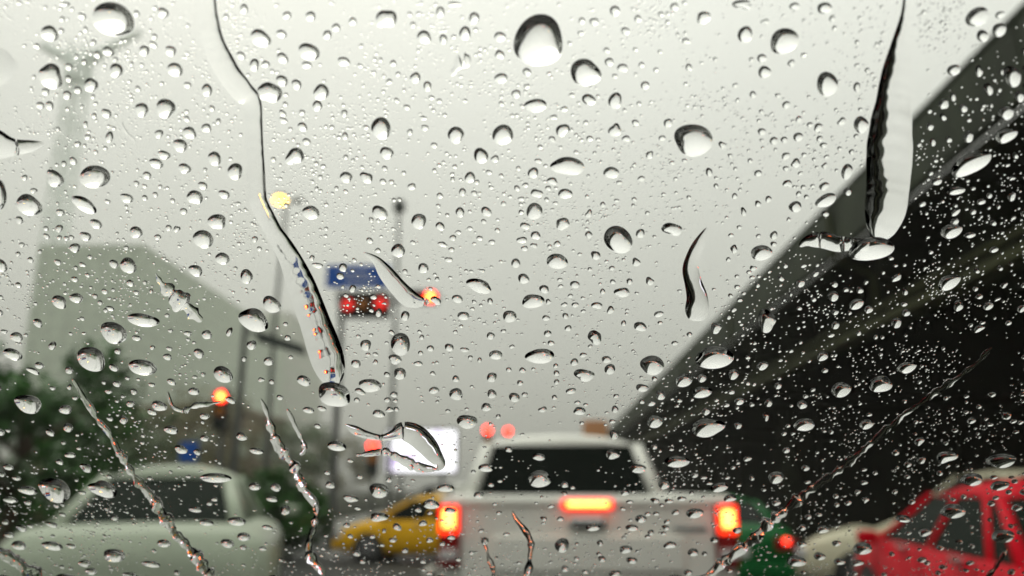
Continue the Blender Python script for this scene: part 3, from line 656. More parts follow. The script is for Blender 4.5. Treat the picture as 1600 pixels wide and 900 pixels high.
(400, 450): "115,65,120,95,35;745,18,40,34,15;1262,30,66,52,5;1130,40,66,50,20;940,135,56,60,10;775,115,44,50,0;1300,135,70,56,5;1465,45,36,40,10;1585,140,80,80,20;695,315,72,66,0;912,310,125,135,5;875,405,84,56,22;635,430,62,50,18;1212,330,54,50,5;1095,336,46,38,0;1020,430,52,34,5;1305,345,50,32,5;1500,378,86,56,0;1468,260,52,44,0;858,238,38,30,15;908,495,86,66,0;720,565,134,86,8;660,605,66,40,10;1252,525,42,44,0;1475,515,62,60,5;1255,620,80,78,0;1475,618,60,54,12;1118,595,70,40,-8;1440,700,64,52,5;1320,790,122,90,0;870,622,50,36,5;830,655,44,30,5;640,655,40,30,10;775,740,80,46,10;843,715,50,34,15;312,535,90,62,20;95,415,60,54,15;212,270,40,36,20;342,718,72,40,5;425,708,56,34,10;165,638,42,34,20;115,540,34,34,10;398,816,44,30,10;50,530,40,30,10;650,262,28,26,10;1042,268,32,30,0;1035,365,34,28,0;828,498,40,34,0;755,420,36,30,5;200,185,30,28,5;1595,630,50,46,5;1580,468,34,30,0;1548,230,32,28,0;1355,92,30,22,0;1408,70,24,22,0;1342,392,30,26,0;1110,490,34,28,0;710,375,30,26,0;755,372,34,26,0;885,712,34,28,0;880,660,34,24,0;1515,757,36,26,0;1400,408,28,32,5",
(800, 450): "132,45,136,90,0;680,8,90,40,0;528,72,62,46,-8;610,100,48,46,0;908,124,60,38,-10;325,65,38,30,0;390,68,42,34,8;226,48,36,32,0;210,148,48,36,0;330,136,38,38,0;348,212,46,36,0;220,245,46,42,10;512,265,92,80,0;790,202,78,60,8;690,182,30,40,0;240,304,40,36,0;172,385,180,92,0;442,502,122,76,0;440,378,46,30,0;585,405,62,44,-8;606,465,68,64,5;385,422,52,44,0;870,440,155,115,0;276,490,38,36,0;270,445,32,30,0;66,472,40,36,0;50,550,36,36,0;276,543,34,32,0;805,580,80,48,0;918,625,62,60,0;862,675,54,34,-5;365,600,64,36,-8;415,725,76,50,8;190,717,46,40,5;15,640,66,60,20;78,622,40,28,0;637,712,44,44,0;262,640,36,30,0;643,632,32,30,0;802,665,36,30,0;1260,212,68,66,-10;1338,142,36,28,-5;1370,96,34,32,0;1097,250,34,34,0;1008,304,44,28,-10;1062,535,112,80,-25;1250,392,245,135,0;1175,520,56,50,0;1175,608,125,70,-3;885,790,94,80,0;1205,825,200,115,-2;1198,725,50,50,0;1035,658,40,26,0;630,868,58,60,0;620,788,40,28,0;455,685,28,22,0;880,524,36,30,0;405,672,36,28,0;432,798,30,26,0;1575,165,124,125,-20",
(0, 675): "470,90,80,30,8;405,135,54,30,20;90,165,66,36,15;570,170,72,52,15;50,210,46,28,20;1155,60,84,50,15;1255,75,50,36,25;210,310,120,52,8;375,310,220,130,30;670,300,170,100,25;100,368,90,38,12;210,385,50,32,15;22,432,52,34,10;22,540,50,40,10;72,505,50,28,10;175,545,70,36,12;355,522,66,36,12;95,585,66,34,12;225,530,40,24,10;1245,432,86,34,8;1310,514,84,38,8;745,482,48,32,15;1500,505,120,50,5;155,650,96,54,15;360,655,140,48,12;475,655,60,30,15;740,715,140,80,10;1050,640,90,46,8;1440,640,80,56,10;1540,600,84,52,10;560,762,76,44,10;445,858,130,60,10;50,870,120,70,12;840,838,90,42,8;600,812,70,44,10;970,768,110,40,8;1130,822,40,34,0;1540,885,110,40,5;1362,368,40,26,5;1330,394,40,26,10;545,325,50,22,10;140,235,56,26,10;385,405,40,28,10;425,460,40,24,15;1540,665,40,34,5;24,325,40,24,10;430,15,32,22,10;525,50,36,20,8;1320,8,60,28,12;1370,235,190,60,5",
(400, 675): "20,70,84,40,8;515,40,120,60,12;138,295,62,52,20;10,290,70,50,10;475,280,66,44,8;600,365,84,48,10;780,315,130,86,10;118,368,72,36,10;200,435,62,60,20;775,480,108,58,5;890,540,60,40,5;1100,400,106,58,12;1190,300,104,50,0;1440,175,90,56,3;1395,345,70,40,0;840,248,44,36,5;660,230,40,28,10;600,130,40,24,10;458,205,40,26,5;645,425,42,24,10;1215,440,66,40,0;1225,605,54,32,0;1050,518,54,34,0;1090,622,44,34,0;865,622,50,30,5;738,600,38,26,0;940,685,46,30,0;640,705,50,34,10;675,755,40,26,10;1170,645,40,28,0;1165,862,70,50,0;910,858,46,26,0;140,862,100,50,10;385,888,60,36,10;1050,755,42,26,0;600,598,40,26,5;85,542,66,30,10;60,672,44,30,0;578,530,46,32,8;1470,280,40,26,0;1410,565,34,28,0;1432,628,46,48,15;1350,700,36,24,0;1580,60,44,40,0;1565,585,40,24,0;1520,455,40,24,0;1020,435,48,30,5;1270,740,40,28,0;1090,828,44,24,0",
(800, 675): "165,108,80,46,0;620,92,80,60,-3;172,245,150,100,0;775,178,110,56,0;1020,135,145,78,0;1285,295,110,56,-8;1350,362,86,40,-5;940,280,78,52,0;1130,220,52,30,-10;1185,235,44,20,0;880,45,40,34,0;325,280,50,38,0;698,330,54,36,0;325,335,40,26,0;375,297,38,22,0;1130,455,108,60,0;1012,450,52,34,0;798,490,74,48,0;742,545,80,40,0;500,545,90,44,0;840,460,44,26,0;893,458,40,26,0;730,385,44,24,0;925,405,32,24,0;240,412,38,26,0;685,428,34,26,0;858,575,44,36,0;960,508,46,30,0;952,545,48,32,0;705,680,86,46,0;740,748,70,42,0;975,652,72,46,0;1120,697,72,46,0;555,738,50,40,0;538,708,36,26,0;545,640,40,40,0;310,655,90,90,0;640,832,80,50,0;997,870,116,64,0;728,890,70,36,0;328,800,56,40,0;398,738,38,30,0;452,818,40,28,0;1090,822,50,40,0;1250,620,52,36,0;1390,560,56,40,0;1455,118,56,30,-12;1480,235,36,34,0;1555,310,32,20,0;1220,270,42,20,0;1110,330,30,24,0;1050,366,56,30,0;885,378,60,30,0;970,380,60,26,0;198,490,44,28,0;300,490,48,28,0;270,858,36,30,0;1190,705,36,28,0;1335,860,34,24,0;840,600,44,22,0;1345,810,44,24,0",
(1200, 675): "1240,245,145,72,-8;1412,282,120,56,-10;1122,440,160,86,-8;820,487,86,48,-5;565,672,125,74,-5;950,570,96,46,-12;1432,592,140,84,-5;158,750,120,68,0;300,720,76,48,0;190,645,66,36,0;405,640,60,36,0;425,752,70,44,0;535,762,80,38,-5;935,740,66,30,-15;355,860,90,48,-5;480,866,70,36,-5;1165,628,48,28,-15;1240,655,44,28,-15;1045,664,52,36,-15;1360,390,52,34,-10;1390,355,40,26,-10;1520,415,70,40,-10;1565,320,60,40,-5;1468,320,44,26,-10;1190,348,36,30,0;1145,390,52,34,-5;1375,228,50,26,-5;1485,228,40,20,-5;1505,255,40,28,-5;1062,785,56,30,-5;1032,822,40,30,-5;1485,815,54,36,-15;1230,758,54,28,-10;1480,530,36,30,0;1590,515,50,56,0;1532,570,32,24,0;850,575,48,22,-10;700,832,40,24,-10;518,826,40,24,-5;815,890,120,40,0;1550,888,40,26,0;965,760,44,28,-10;1205,805,40,22,0;200,820,36,24,0;745,705,40,26,0;1350,492,30,24,0",
}
# drops seen against the dark viaduct: only their bright lower part was measured
BRIGHT = {
(1200, 0): "1286,425,40,44,-20;1072,630,52,44,0;1190,655,40,40,-30;1125,585,32,36,-20;1345,540,46,52,-25;1495,470,90,90,-30;1535,585,56,50,-20;1455,690,80,60,-30;1225,832,56,44,-10;1460,828,110,60,-25;985,770,40,30,-25;1065,710,30,36,-30;1000,865,32,34,-20;1100,848,30,30,-20;1570,305,36,36,-25;1580,420,44,44,-25;1590,525,50,40,-25;1595,855,50,46,-30;1428,428,26,28,-10;1410,540,22,24,-10",
(1200, 225): "1250,110,210,90,-30;1148,265,90,36,-5;1122,522,112,60,-10;1232,538,60,26,-10;1028,208,52,30,-8;1300,330,46,26,-20;1350,292,30,26,-15;1488,300,48,34,-25;1250,392,32,28,-15;1145,398,52,24,-35;1140,454,44,30,-10;1375,462,34,26,-15;1575,402,50,34,-25;1575,458,26,20,0;1380,627,46,26,-15;1110,838,120,60,-30;745,680,32,16,-5;770,724,24,14,-5;780,805,60,26,-25;590,830,24,18,-10;695,768,22,16,-10;466,876,28,22,-10;552,880,36,32,-20;186,838,50,32,-20;278,778,36,24,-20;92,728,28,22,-10;204,728,32,18,-10;395,845,36,30,0;830,888,34,28,-25;1272,757,36,22,-20;1416,740,30,24,-20;1440,845,36,24,-20;1565,845,36,24,-25;1265,868,30,20,-15;1510,45,28,30,-20;1018,75,26,20,-20;1460,102,28,16,-10;1490,184,30,20,-25;987,155,26,22,-20;938,345,40,22,-20;1405,360,22,20,0;990,642,26,18,-10;1595,578,40,34,-20;1484,714,22,18,-20",
(800, 450): "1375,505,56,44,-10;1555,450,60,36,-15;1460,395,28,18,0;1360,610,36,22,0;1410,670,54,30,-5;1400,818,46,24,-5;1575,765,36,34,-20;1330,690,34,18,-5;1485,686,28,18,0;1590,680,40,36,0;1460,555,30,18,0;1395,706,24,14,0;1115,656,20,14,0",
(1200, 450): "390,22,58,44,-25;535,70,72,46,-20;606,100,46,32,-20;400,115,36,26,-15;268,36,32,18,-15;178,90,28,18,0;838,118,40,34,-25;825,64,34,20,-10;780,184,56,44,-25;402,198,46,32,-20;1160,76,54,44,-35;1348,74,58,30,-25;1550,92,46,30,-30;1290,214,60,28,-15;1468,178,34,22,-30;545,244,32,20,-15;325,392,64,36,-15;848,462,98,48,-20;690,566,124,68,-15;445,602,104,62,-12;338,475,36,20,-10;48,572,40,28,-15;198,692,48,38,-20;218,820,110,52,-10;595,812,72,42,-20;610,746,30,16,-15;1242,785,44,28,-20;1455,755,50,36,-30;1355,805,34,18,-20;1140,843,36,18,-15;1515,850,36,14,-15;375,855,26,20,-10;330,848,22,14,0;84,866,28,18,-15;650,268,22,20,0;690,268,22,16,0;490,118,22,18,0;1370,620,44,20,-20;1555,618,36,18,-25;1288,695,28,20,-20;1500,785,40,16,-20;1545,792,36,16,-20;375,258,38,18,-5;172,212,22,14,0;1235,192,28,16,-15;1308,176,30,16,-15;1288,16,36,24,-20;1400,30,36,14,-20;918,546,24,18,-20;1210,632,28,14,-15;1208,730,28,16,-15;262,594,26,18,-15",
(1200, 675): "40,245,84,50,-5;920,16,52,34,-20;1090,116,104,50,-15;1440,138,150,62,-10;935,130,50,28,-20;850,154,42,26,-25;775,82,42,26,-25;218,180,42,26,-10;100,70,42,24,-10;580,268,40,18,-5;405,352,36,20,-5;538,325,34,20,-10;588,376,36,28,-25;480,394,40,20,-15;410,405,28,22,-10;875,386,40,22,-20;768,324,30,20,-10;300,464,34,20,-10;235,480,38,22,-10;200,548,44,26,-15;325,562,64,34,-8;38,396,50,24,-10;1045,208,34,24,-25;845,230,32,18,-10;230,264,34,16,-10;648,208,30,18,-5;578,186,32,16,-10",
}
# rivulets: path points x, y, half width (pixels), then skew of the ridge (-1 left .. 1 right), relative height, name
STREAMS = [
 ([(325,-30,15),(330,20,15),(339,62,16),(360,105,18),(382,135,19),(398,152,15),(401,190,13),(403,240,13),(406,290,13),(410,312,14),(430,350,14),(455,392,18),(476,440,21),(494,490,24),(508,530,25),(519,566,22),(523,588,14),(525,598,6)], .42, .46, 'long'),
 ([(1412,-40,7),(1410,10,9),(1402,60,16),(1394,110,24),(1388,160,30),(1384,210,35),(1382,260,36),(1378,310,34),(1370,345,26),(1362,365,14)], -.12, .52, 'wide'),
 ([(1101,348,3),(1094,362,7),(1083,385,11),(1076,410,13),(1080,432,14),(1086,455,17),(1086,478,20),(1086,492,17)], -.1, .5, 'streak'),
 ([(121,580,2.6),(132,596,4.5),(150,630,4.5),(178,668,5.2),(196,700,5.2),(222,738,5.9),(248,772,6.5),(276,815,7.1),(300,842,7.1),(322,872,7.1),(350,915,6.5)], .55, .5, 'left'),
 ([(-30,815,6.5),(0,842,7.1),(30,862,7.8),(54,880,8.5),(90,915,7.8)], .5, .5, 'corner'),
 ([(412,612,3.3),(422,640,4.5),(432,672,5.2),(444,695,5.9),(462,714,6.5),(472,740,6.5),(486,764,6.5),(499,782,6.5),(494,806,5.9),(487,830,5.9),(486,850,6.5),(496,866,7.8),(510,884,7.1)], .5, .5, 'fork'),
 ([(452,628,2.6),(462,650,3.9),(474,674,3.9),(479,690,3.9),(472,700,3.9)], .5, .5, 'prong'),
 ([(1542,532,3.3),(1518,556,3.9),(1486,580,4.5),(1450,604,4.5),(1420,626,3.9),(1392,648,4.5),(1350,684,5.2),(1310,718,5.9),(1262,752,6.5),(1210,795,7.1),(1172,830,7.8),(1132,862,7.8),(1070,915,7.8)], -.5, .5, 'diagonal'),
 ([(1566,842,2.0),(1552,862,3.9),(1538,884,3.9),(1515,915,3.9)], -.5, .5, 'edge'),
 ([(799,786,2.0),(808,800,3.3),(822,818,3.9),(830,840,4.5),(826,866,4.5),(824,888,5.2)], .2, .6, 'tailgate'),
 ([(752,826,2.0),(762,850,3.3),(770,872,3.9),(772,900,3.9)], .2, .6, 'tailgate_short'),
 ([(248,418,3),(262,436,9),(280,454,12),(298,470,10),(314,486,6),(320,492,4)], .3, .45, 'smear'),
 ([(570,386,3),(590,398,7),(604,416,12),(622,438,14),(640,456,14),(656,462,10),(672,462,5)], .3, .4, 'sign_smear'),
 ([(543,652,3),(556,660,7),(576,668,6),(598,672,5),(616,668,8),(630,662,14),(650,668,17),(668,684,16),(680,700,13),(690,714,9),(684,722,5)], .1, .42, 'screen_splash'),
 ([(560,700,4),(600,694,6),(620,702,7),(650,716,8),(686,722,5)], .2, .5, 'screen_lower'),
 ([(268,600,2.0),(276,622,3.9),(292,630,4.5),(312,622,3.9),(330,620,3.9),(350,616,2.6)], .2, .5, 'signal_smear'),
 ([(-30,300,34),(-8,302,34),(4,310,22),(12,318,12)], .4, .5, 'blob'),
 ([(-30,215,28),(0,218,26),(30,222,14),(60,220,9),(78,216,4)], .3, .35, 'edge_smear'),
 ([(-40,98,36),(-10,98,36),(14,98,30),(30,98,18),(38,98,8)], .2, .12, 'film'),
 ([(1244,376,5),(1256,368,9),(1280,366,13),(1304,372,12),(1330,372,9),(1352,374,14)], -.1, .5, 'foot'),
 ([(197,182,2),(203,196,2.6),(211,206,2.6),(218,214,2)], .2, .6, 'thread'),
 ([(706,112,3),(716,100,7),(726,90,9),(734,98,7)], .1, .3, 'faint'),
]
def dome(th, nr):
    """height over radius for a drop whose slope climbs quickly to the contact angle th"""
    N = 120; h = [0.0] * (N + 1)
    for i in range(N - 1, -1, -1):
        q = (i + .5) / N; h[i] = h[i + 1] + math.tan(th * (1 - (1 - q) ** 1.5)) / N
    return [h[int(round(math.sin(k / nr * math.pi / 2) * N))] for k in range(nr + 1)]
def drop_mesh(px, py, w, h, lean, seed, na=28, nr=7, theta=None, rough=.06, tear=0.0):
    """a sessile drop: outline in the plane of the glass, spherical-cap like dome, closed flat foot"""
    r = random.Random(seed)
    ph = [r.uniform(0, 6.283) for _ in range(4)]
    am = [rough * .55 * r.uniform(.4, 1), rough * r.uniform(.4, 1), rough * .7 * r.uniform(.2, 1), rough * .4 * r.random()]
    if r.random() < .25 and max(w, h) < 44: am = [a * 2.1 for a in am]               # some are ragged, two drops run together
    c, s = math.cos(R(lean)), math.sin(R(lean))
    outline = []
    for k in range(na):
        a = 2 * math.pi * k / na
        q = 1 + sum(am[i] * math.cos((i + 1) * a + ph[i]) for i in range(4))
        x = math.cos(a) * w / 2 * q; y = math.sin(a) * h / 2 * q
        if tear and y < 0: x *= 1 - tear * (-y / (h / 2)) ** 1.5
        outline.append(on_glass(px + x * c - y * s, py + x * s + y * c))
    o = np.array(outline); cen = o.mean(0); rel = o - cen
    rm = math.sqrt(float(np.mean((rel ** 2).sum(1)))); rmin = float(np.sqrt((rel ** 2).sum(1)).min())
    rs = math.sqrt(rm * rmin)
    th = R(r.uniform(54, 60) - 4 * max(0, min(1, py / 900)))      # drops lie flatter low on the glass
    prof = dome(th, nr)
    sag = np.array([0, (r.uniform(-.06, .06) - .24 * max(0, min(1, py / 900))) * rs])   # water gathers at the lower side
    verts = []; GAP = 2e-5
    for k in range(nr + 1):
        t = math.sin(k / nr * math.pi / 2)                       # rings crowd towards the rim
        z = rs * prof[k]
        if k == 0:
            verts.append(glass3(*(cen + sag), z + GAP))
        else:
            for a in range(na):
                p = cen + sag * (1 - t * t) + rel[a] * t
                verts.append(glass3(p[0], p[1], max(z, 0) + GAP))
    faces = [(0, 1 + (a + 1) % na, 1 + a) for a in range(na)]
    for k in range(1, nr):
        b0, b1 = 1 + (k - 1) * na, 1 + k * na
        for a in range(na):
            a2 = (a + 1) % na; faces.append((b0 + a, b0 + a2, b1 + a2, b1 + a))
    b = 1 + (nr - 1) * na
    foot = tuple(b + a for a in range(na))
    return verts, faces, foot, glass3(*cen)
def fix(verts, faces, foot):
    me = bpy.data.meshes.new('raindrop')
    # the foot has its own vertices so that the rim keeps its edge
    n = len(verts); v2 = list(verts) + [verts[i] for i in foot]
    me.from_pydata([tuple(v) for v in v2], [], [tuple(f) for f in faces] + [tuple(range(n, n + len(foot)))[::1]])
    me.polygons.foreach_set('use_smooth', [True] * len(faces) + [False])
    return me
def orient(me):
    bm = bmesh.new(); bm.from_mesh(me)
    for f in bm.faces:
        want = f.smooth                                            # dome outward, foot inward
        f.normal_update()
        if (f.normal.dot(GN) > 0) != want: f.normal_flip()
    bm.to_mesh(me); bm.free()

def wet(o):
    me = o.data; me.materials.append(MATS['water_foot'])
    sm = np.empty(len(me.polygons), dtype=bool); me.polygons.foreach_get('use_smooth', sm)
    me.polygons.foreach_set('material_index', np.where(sm, 0, 1).astype(np.int32)); me.update()
    return o
ALL = []
for src, bright in ((DROPS, False), (BRIGHT, True)):
    for (ox, oy), txt in src.items():
        for it in txt.split(';'):
            x, y, w, h, l = [float(q) / 4 for q in it.split(',')]; l *= 4
            if bright:
                sx = .10 * (1 if l < 0 else -1)
                x -= .10 * w; y -= .22 * h; w *= 1.22; h *= 1.45
            ALL.append((ox + x, oy + y, w, h, l))
ALL += [(525, 606, 54, 36, 15), (1354, 380, 74, 34, -8)]
# the same drop noted in two neighbouring tiles counts once
ALL.sort(key=lambda d: -d[2] * d[3])
KEEP = []
for d in ALL:
    if all((d[0] - k[0]) ** 2 + (d[1] - k[1]) ** 2 > (.36 * max(d[2] + k[2], d[3] + k[3])) ** 2 * .6 for k in KEEP): KEEP.append(d)

# ---- labels: each drop by its look and by what it lies next to
MARKS = [  # landmark, x, y
 ('the amber street lamp', 438, 313), ('the blue road sign', 560, 430), ('the dark round lamp head', 622, 325),
 ('the bright overhead red signal', 673, 465), ('the lit white screen', 658, 705), ('the red signal among trees', 348, 620),
 ('the pickup\'s high brake light', 910, 780), ('the pickup\'s left tail light', 705, 803), ('the pickup\'s right tail light', 1117, 805),
 ('the pickup\'s rear window', 900, 728), ('the red car\'s side windows', 1470, 825), ('the yellow taxi', 610, 825),
 ('the pale sedan\'s rear window', 265, 772), ('the largest round drop', 840, 60), ('the S-shaped water streak', 1085, 425),
 ('the wide black-edged rivulet', 1385, 190), ('the kink of the long rivulet', 413, 310), ('the foot of the long rivulet', 525, 600),
 ('the foot of the wide rivulet', 1350, 378), ('the orange sign', 930, 665), ('the top left corner', 0, 0), ('the top right corner', 1600, 0),
 ('the bottom left corner', 0, 900), ('the bottom right corner', 1600, 900), ('the pale tower', 95, 180), ('the dark panel sign', 440, 535),
 ('the top end of the diagonal rivulet', 1541, 533), ('the green taxi', 1165, 820), ('the viaduct\'s top edge', 1440, 170), ('the cream car', 1290, 840),
]
HAND = {(840, 60): 'largest raindrop, round with thick black upper rim, near the top edge', (1080, 212): 'big round raindrop alone on pale sky below the top centre',
 (964, 366): 'big pear-shaped raindrop leaning right, black upper left, in mid sky', (914, 107): 'big round raindrop just below right of the largest drop',
 (886, 253): 'wide flat-topped raindrop in the middle of the pale sky', (185, 25): 'big slanted raindrop cut by the top edge near the left corner',
 (1512, 252): 'large bright almond-shaped drop on the dark viaduct, upper right', (155, 268): 'big round raindrop with a glint in its black top, left sky',
 (400, 490): 'big bean-shaped raindrop just left of the long rivulet\'s lower part', (1112, 548): 'big wide raindrop where sky meets the dark viaduct'}
DIRS = ['right of', 'below right of', 'straight below', 'below left of', 'left of', 'above left of', 'straight above', 'above right of']
ORD = ['nearest', 'second', 'third', 'fourth', 'fifth', 'sixth', 'seventh', 'eighth', 'ninth', 'tenth', 'eleventh', 'twelfth', 'thirteenth']
def drop_labels(ds):
    slot = {}; out = {}
    for i, d in enumerate(ds):
        for k, txt in HAND.items():
            if k not in out and math.hypot(d[0] - k[0], d[1] - k[1]) < 14 and d[2] > 28 and ('h', k) not in slot:
                slot[('h', k)] = 1; out[i] = txt; break
        if i in out: continue
        best = min(MARKS, key=lambda m: math.hypot(d[0] - m[1], d[1] - m[2]))
        a = math.atan2(d[1] - best[2], d[0] - best[1]); dr = int(round(a / (math.pi / 4))) % 8
        slot.setdefault((best[0], dr), []).append((math.hypot(d[0] - best[1], d[1] - best[2]), i))
    for (mk, dr), lst in slot.items():
        if mk == 'h': continue
        for n, (_, i) in enumerate(sorted(lst)):
            d = ds[i]; sz = 'large' if d[2] > 34 else 'middling' if d[2] > 22 else 'small'
            asp = d[2] / d[3]; sh = 'round' if asp < 1.2 else 'oval' if asp < 1.6 else 'flat'
            out[i] = f"{sz} {sh} raindrop, {ORD[min(n, 12)]} {DIRS[dr]} {mk}"
    return out
SINGLE = KEEP[:300]; REST = KEEP[300:]
LAB = drop_labels(SINGLE)
def small(px, py, w, h): return max(w, h) < 14
for i, (px, py, w, h, l) in enumerate(SINGLE):
    big = max(w, h) > 40
    v, f, ft, c = drop_mesh(px, py, w, h, l, 100 + i, 40 if big else 30, 10 if big else 8, rough=.085 if big else .075)
    base = glass3(*on_glass(px, py))
    me = fix([p - base for p in v], f, ft); orient(me)
    o = wet(link('raindrop', me, 'water')); o.location = base
    tag(o, LAB[i], 'raindrop', 'raindrops on the windscreen')

# ---- rivulets
def stream(pts, skew, hrel, nm):
    r = random.Random(nm); P = []
    for i in range(len(pts) - 1):                                # resample with Catmull-Rom
        p0, p1, p2, p3 = pts[max(i - 1, 0)], pts[i], pts[i + 1], pts[min(i + 2, len(pts) - 1)]
        n = max(2, int(math.hypot(p2[0] - p1[0], p2[1] - p1[1]) / 3))
        for k in range(n):
            t = k / n
            P.append(tuple(.5 * (2 * p1[j] + (p2[j] - p0[j]) * t + (2 * p0[j] - 5 * p1[j] + 4 * p2[j] - p3[j]) * t * t + (3 * p1[j] - p0[j] - 3 * p2[j] + p3[j]) * t ** 3) for j in range(3)))
    P.append(pts[-1]); n = len(P)
    tab = [[r.uniform(-1, 1) for _ in range(200)] for _ in range(4)]
    def vn(c, u):                                                 # smooth 1D noise along the path
        a = int(u) % 198; f = u - int(u); f = f * f * (3 - 2 * f); return tab[c][a] * (1 - f) + tab[c][a + 1] * f
    K = 15; verts = []; wmax = max(q[2] for q in pts)
    for i, (x, y, w) in enumerate(P):
        a = P[max(i - 2, 0)]; b = P[min(i + 2, n - 1)]; tx, ty = b[0] - a[0], b[1] - a[1]; L = math.hypot(tx, ty) or 1
        nx, ny = -ty / L, tx / L
        if nx < 0: nx, ny = -nx, -ny                              # side vector to the right in the picture
        e = min(i, n - 1 - i) / max(1, min(8, n // 4)); cap = math.sqrt(max(0, 1 - (1 - min(1, e)) ** 2)) if e < 1 else 1
        thin = wmax < 14
        if thin:                                                 # thin trails break into beads and necks
            bead = .62 + .75 * abs(vn(0, i * .21)) + .3 * vn(3, i * .55 + 20)
            w *= max(.28, bead); x += 1.6 * vn(1, i * .18 + 90); y += .8 * vn(1, i * .2 + 120)
        w = max(.6, w * (.35 + .65 * cap))
        wob = 1 + ((.10 * vn(0, i * .3) + .08 * vn(0, i * .6 + 60)) if thin else (.07 * vn(0, i * .05) + .03 * vn(0, i * .13 + 60)))
        sk = max(-.85, min(.85, skew + (.30 if thin else .10) * vn(1, i * .13) + (.10 if thin else .12) * vn(1, i * .38 + 50)))
        hz = (1 + .55 * vn(2, i * .24) + .2 * vn(3, i * .6)) if thin else (1 + .12 * vn(2, i * .05) + .04 * vn(3, i * .2))
        ca = np.array(on_glass(x, y)); ra = np.array(on_glass(x + nx * w, y + ny * w)); la = np.array(on_glass(x - nx * w, y - ny * w))
        hw = float(np.linalg.norm(ra - la)) / 2
        row = []
        for k in range(K):
            t = -math.cos(math.pi * k / (K - 1))
            q = (t - sk) / ((1 - sk) if t > sk else (1 + sk))
            z = hrel * hw * hz * max(0, 1 - q * q) * cap
            tt = t * (wob if abs(t) > .3 else 1)
            p = ca + (ra - ca) * max(tt, 0) + (la - ca) * max(-tt, 0)
            row.append(glass3(p[0], p[1], z + 3e-5))
        verts.append(row)
    base = glass3(*on_glass(P[n // 2][0], P[n // 2][1]))
    flat = [tuple(q - base) for row in verts for q in row]
    faces = []; dome = []
    for i in range(n - 1):
        for k in range(K - 1): faces.append((i * K + k, i * K + k + 1, (i + 1) * K + k + 1, (i + 1) * K + k)); dome.append(True)
    # foot: strip under the ridge, 3e-5 above the glass
    m0 = len(flat)
    for row in verts:
        for q in (row[0], row[-1]): flat.append(tuple(q - base))
    for i in range(n - 1): faces.append((m0 + 2 * i, m0 + 2 * i + 1, m0 + 2 * i + 3, m0 + 2 * i + 2)); dome.append(False)
    me = bpy.data.meshes.new('rivulet'); me.from_pydata(flat, [], faces); me.polygons.foreach_set('use_smooth', dome); orient(me)
    o = wet(link('rivulet', me, 'water')); o.location = base
    return o
SL = {'long': 'long crooked rivulet from the top edge down past the blue sign', 'wide': 'wide black-edged rivulet running down before the viaduct, right',
 'streak': 'short S-shaped water streak on pale sky left of the viaduct', 'left': 'thin rivulet crossing the pale sedan diagonally at lower left',
 'corner': 'rivulet cutting the bottom left corner of the glass', 'fork': 'crooked rivulet beside the yellow taxi, lower left', 'prong': 'short side branch joining the crooked rivulet above the taxi',
 'diagonal': 'long diagonal rivulet rising right from the pickup\'s tailgate across the viaduct', 'edge': 'short rivulet over the red car\'s door at lower right',
 'tailgate': 'thin wavy rivulet before the middle of the pickup\'s tailgate', 'tailgate_short': 'short thin rivulet before the left half of the tailgate',
 'smear': 'wedge-shaped water smear before the grey building on the left', 'sign_smear': 'ragged water smear across the blue road sign',
 'screen_splash': 'ragged splash of water across the lit white screen', 'screen_lower': 'thin water film along the lower edge of the lit screen',
 'signal_smear': 'wavy smear left of the red signal among the trees', 'blob': 'thick black-rimmed water blob cut by the left edge',
 'edge_smear': 'ragged film of water at the left edge beside the tower', 'film': 'thin round film of water cut by the left edge near the top',
 'foot': 'flat pool of water at the foot of the wide rivulet', 'thread': 'hair-thin water thread in the upper left sky', 'faint': 'faint curl of water film right of the top centre'}
for pts, sk, hr, nm in STREAMS:
    o = stream(pts, sk, hr, nm); tag(o, SL[nm], 'rivulet', 'rivulets on the windscreen')

# ---- the countless small drops between them: one mesh
def blocked(x, y, pad):
    for d in KEEP:
        if abs(d[0] - x) < d[2] * .5 + pad and abs(d[1] - y) < d[3] * .5 + pad: return True
    for pts, *_ in STREAMS:
        for p in pts:
            if (p[0] - x) ** 2 + (p[1] - y) ** 2 < (p[2] + pad + 4) ** 2: return True
        for a, b in zip(pts, pts[1:]):
            dx, dy = b[0] - a[0], b[1] - a[1]; t = max(0, min(1, ((x - a[0]) * dx + (y - a[1]) * dy) / (dx * dx + dy * dy)))
            if math.hypot(a[0] + dx * t - x, a[1] + dy * t - y) < a[2] + (b[2] - a[2]) * t + pad + 1: return True
    return False
V, F, SM = [], [], []
def add_small(px, py, w, h, l, seed, na, nr):
    v, f, ft, c = drop_mesh(px, py, w, h, l, seed, na, nr, theta=R(random.Random(seed).uniform(54, 61)), rough=.09)
    b = len(V); V.extend(tuple(p) for p in v); nn = len(V)
    V.extend(tuple(v[i]) for i in ft)
    F.extend(tuple(b + q for q in fc) for fc in f); SM.extend([True] * len(f))
    F.append(tuple(range(nn, nn + len(ft)))); SM.append(False)
for i, d in enumerate(REST): add_small(*d, 5000 + i, 18, 5)
cell = {}
def near(x, y, rr):
    cx, cy2 = int(x // 16), int(y // 16)
    for i in (-1, 0, 1):
        for j in (-1, 0, 1):
            for (a, b, q) in cell.get((cx + i, cy2 + j), ()):
                if (a - x) ** 2 + (b - y) ** 2 < ((rr + q) * .8) ** 2: return True
    return False
cl = [(rng.uniform(-40, 1640), rng.uniform(-30, 930), rng.uniform(12, 45)) for _ in range(420)]
made = 0; tries = 0
gr = [[rng.random() for _ in range(24)] for _ in range(16)]
def bare(x, y):
    u, v = (x + 80) / 90, (y + 60) / 90; i, j = int(u), int(v); f, g = u - i, v - j
    q = (gr[j][i] * (1 - f) + gr[j][i + 1] * f) * (1 - g) + (gr[j + 1][i] * (1 - f) + gr[j + 1][i + 1] * f) * g
    return max(.08, min(1, (q - .22) * 2.2))
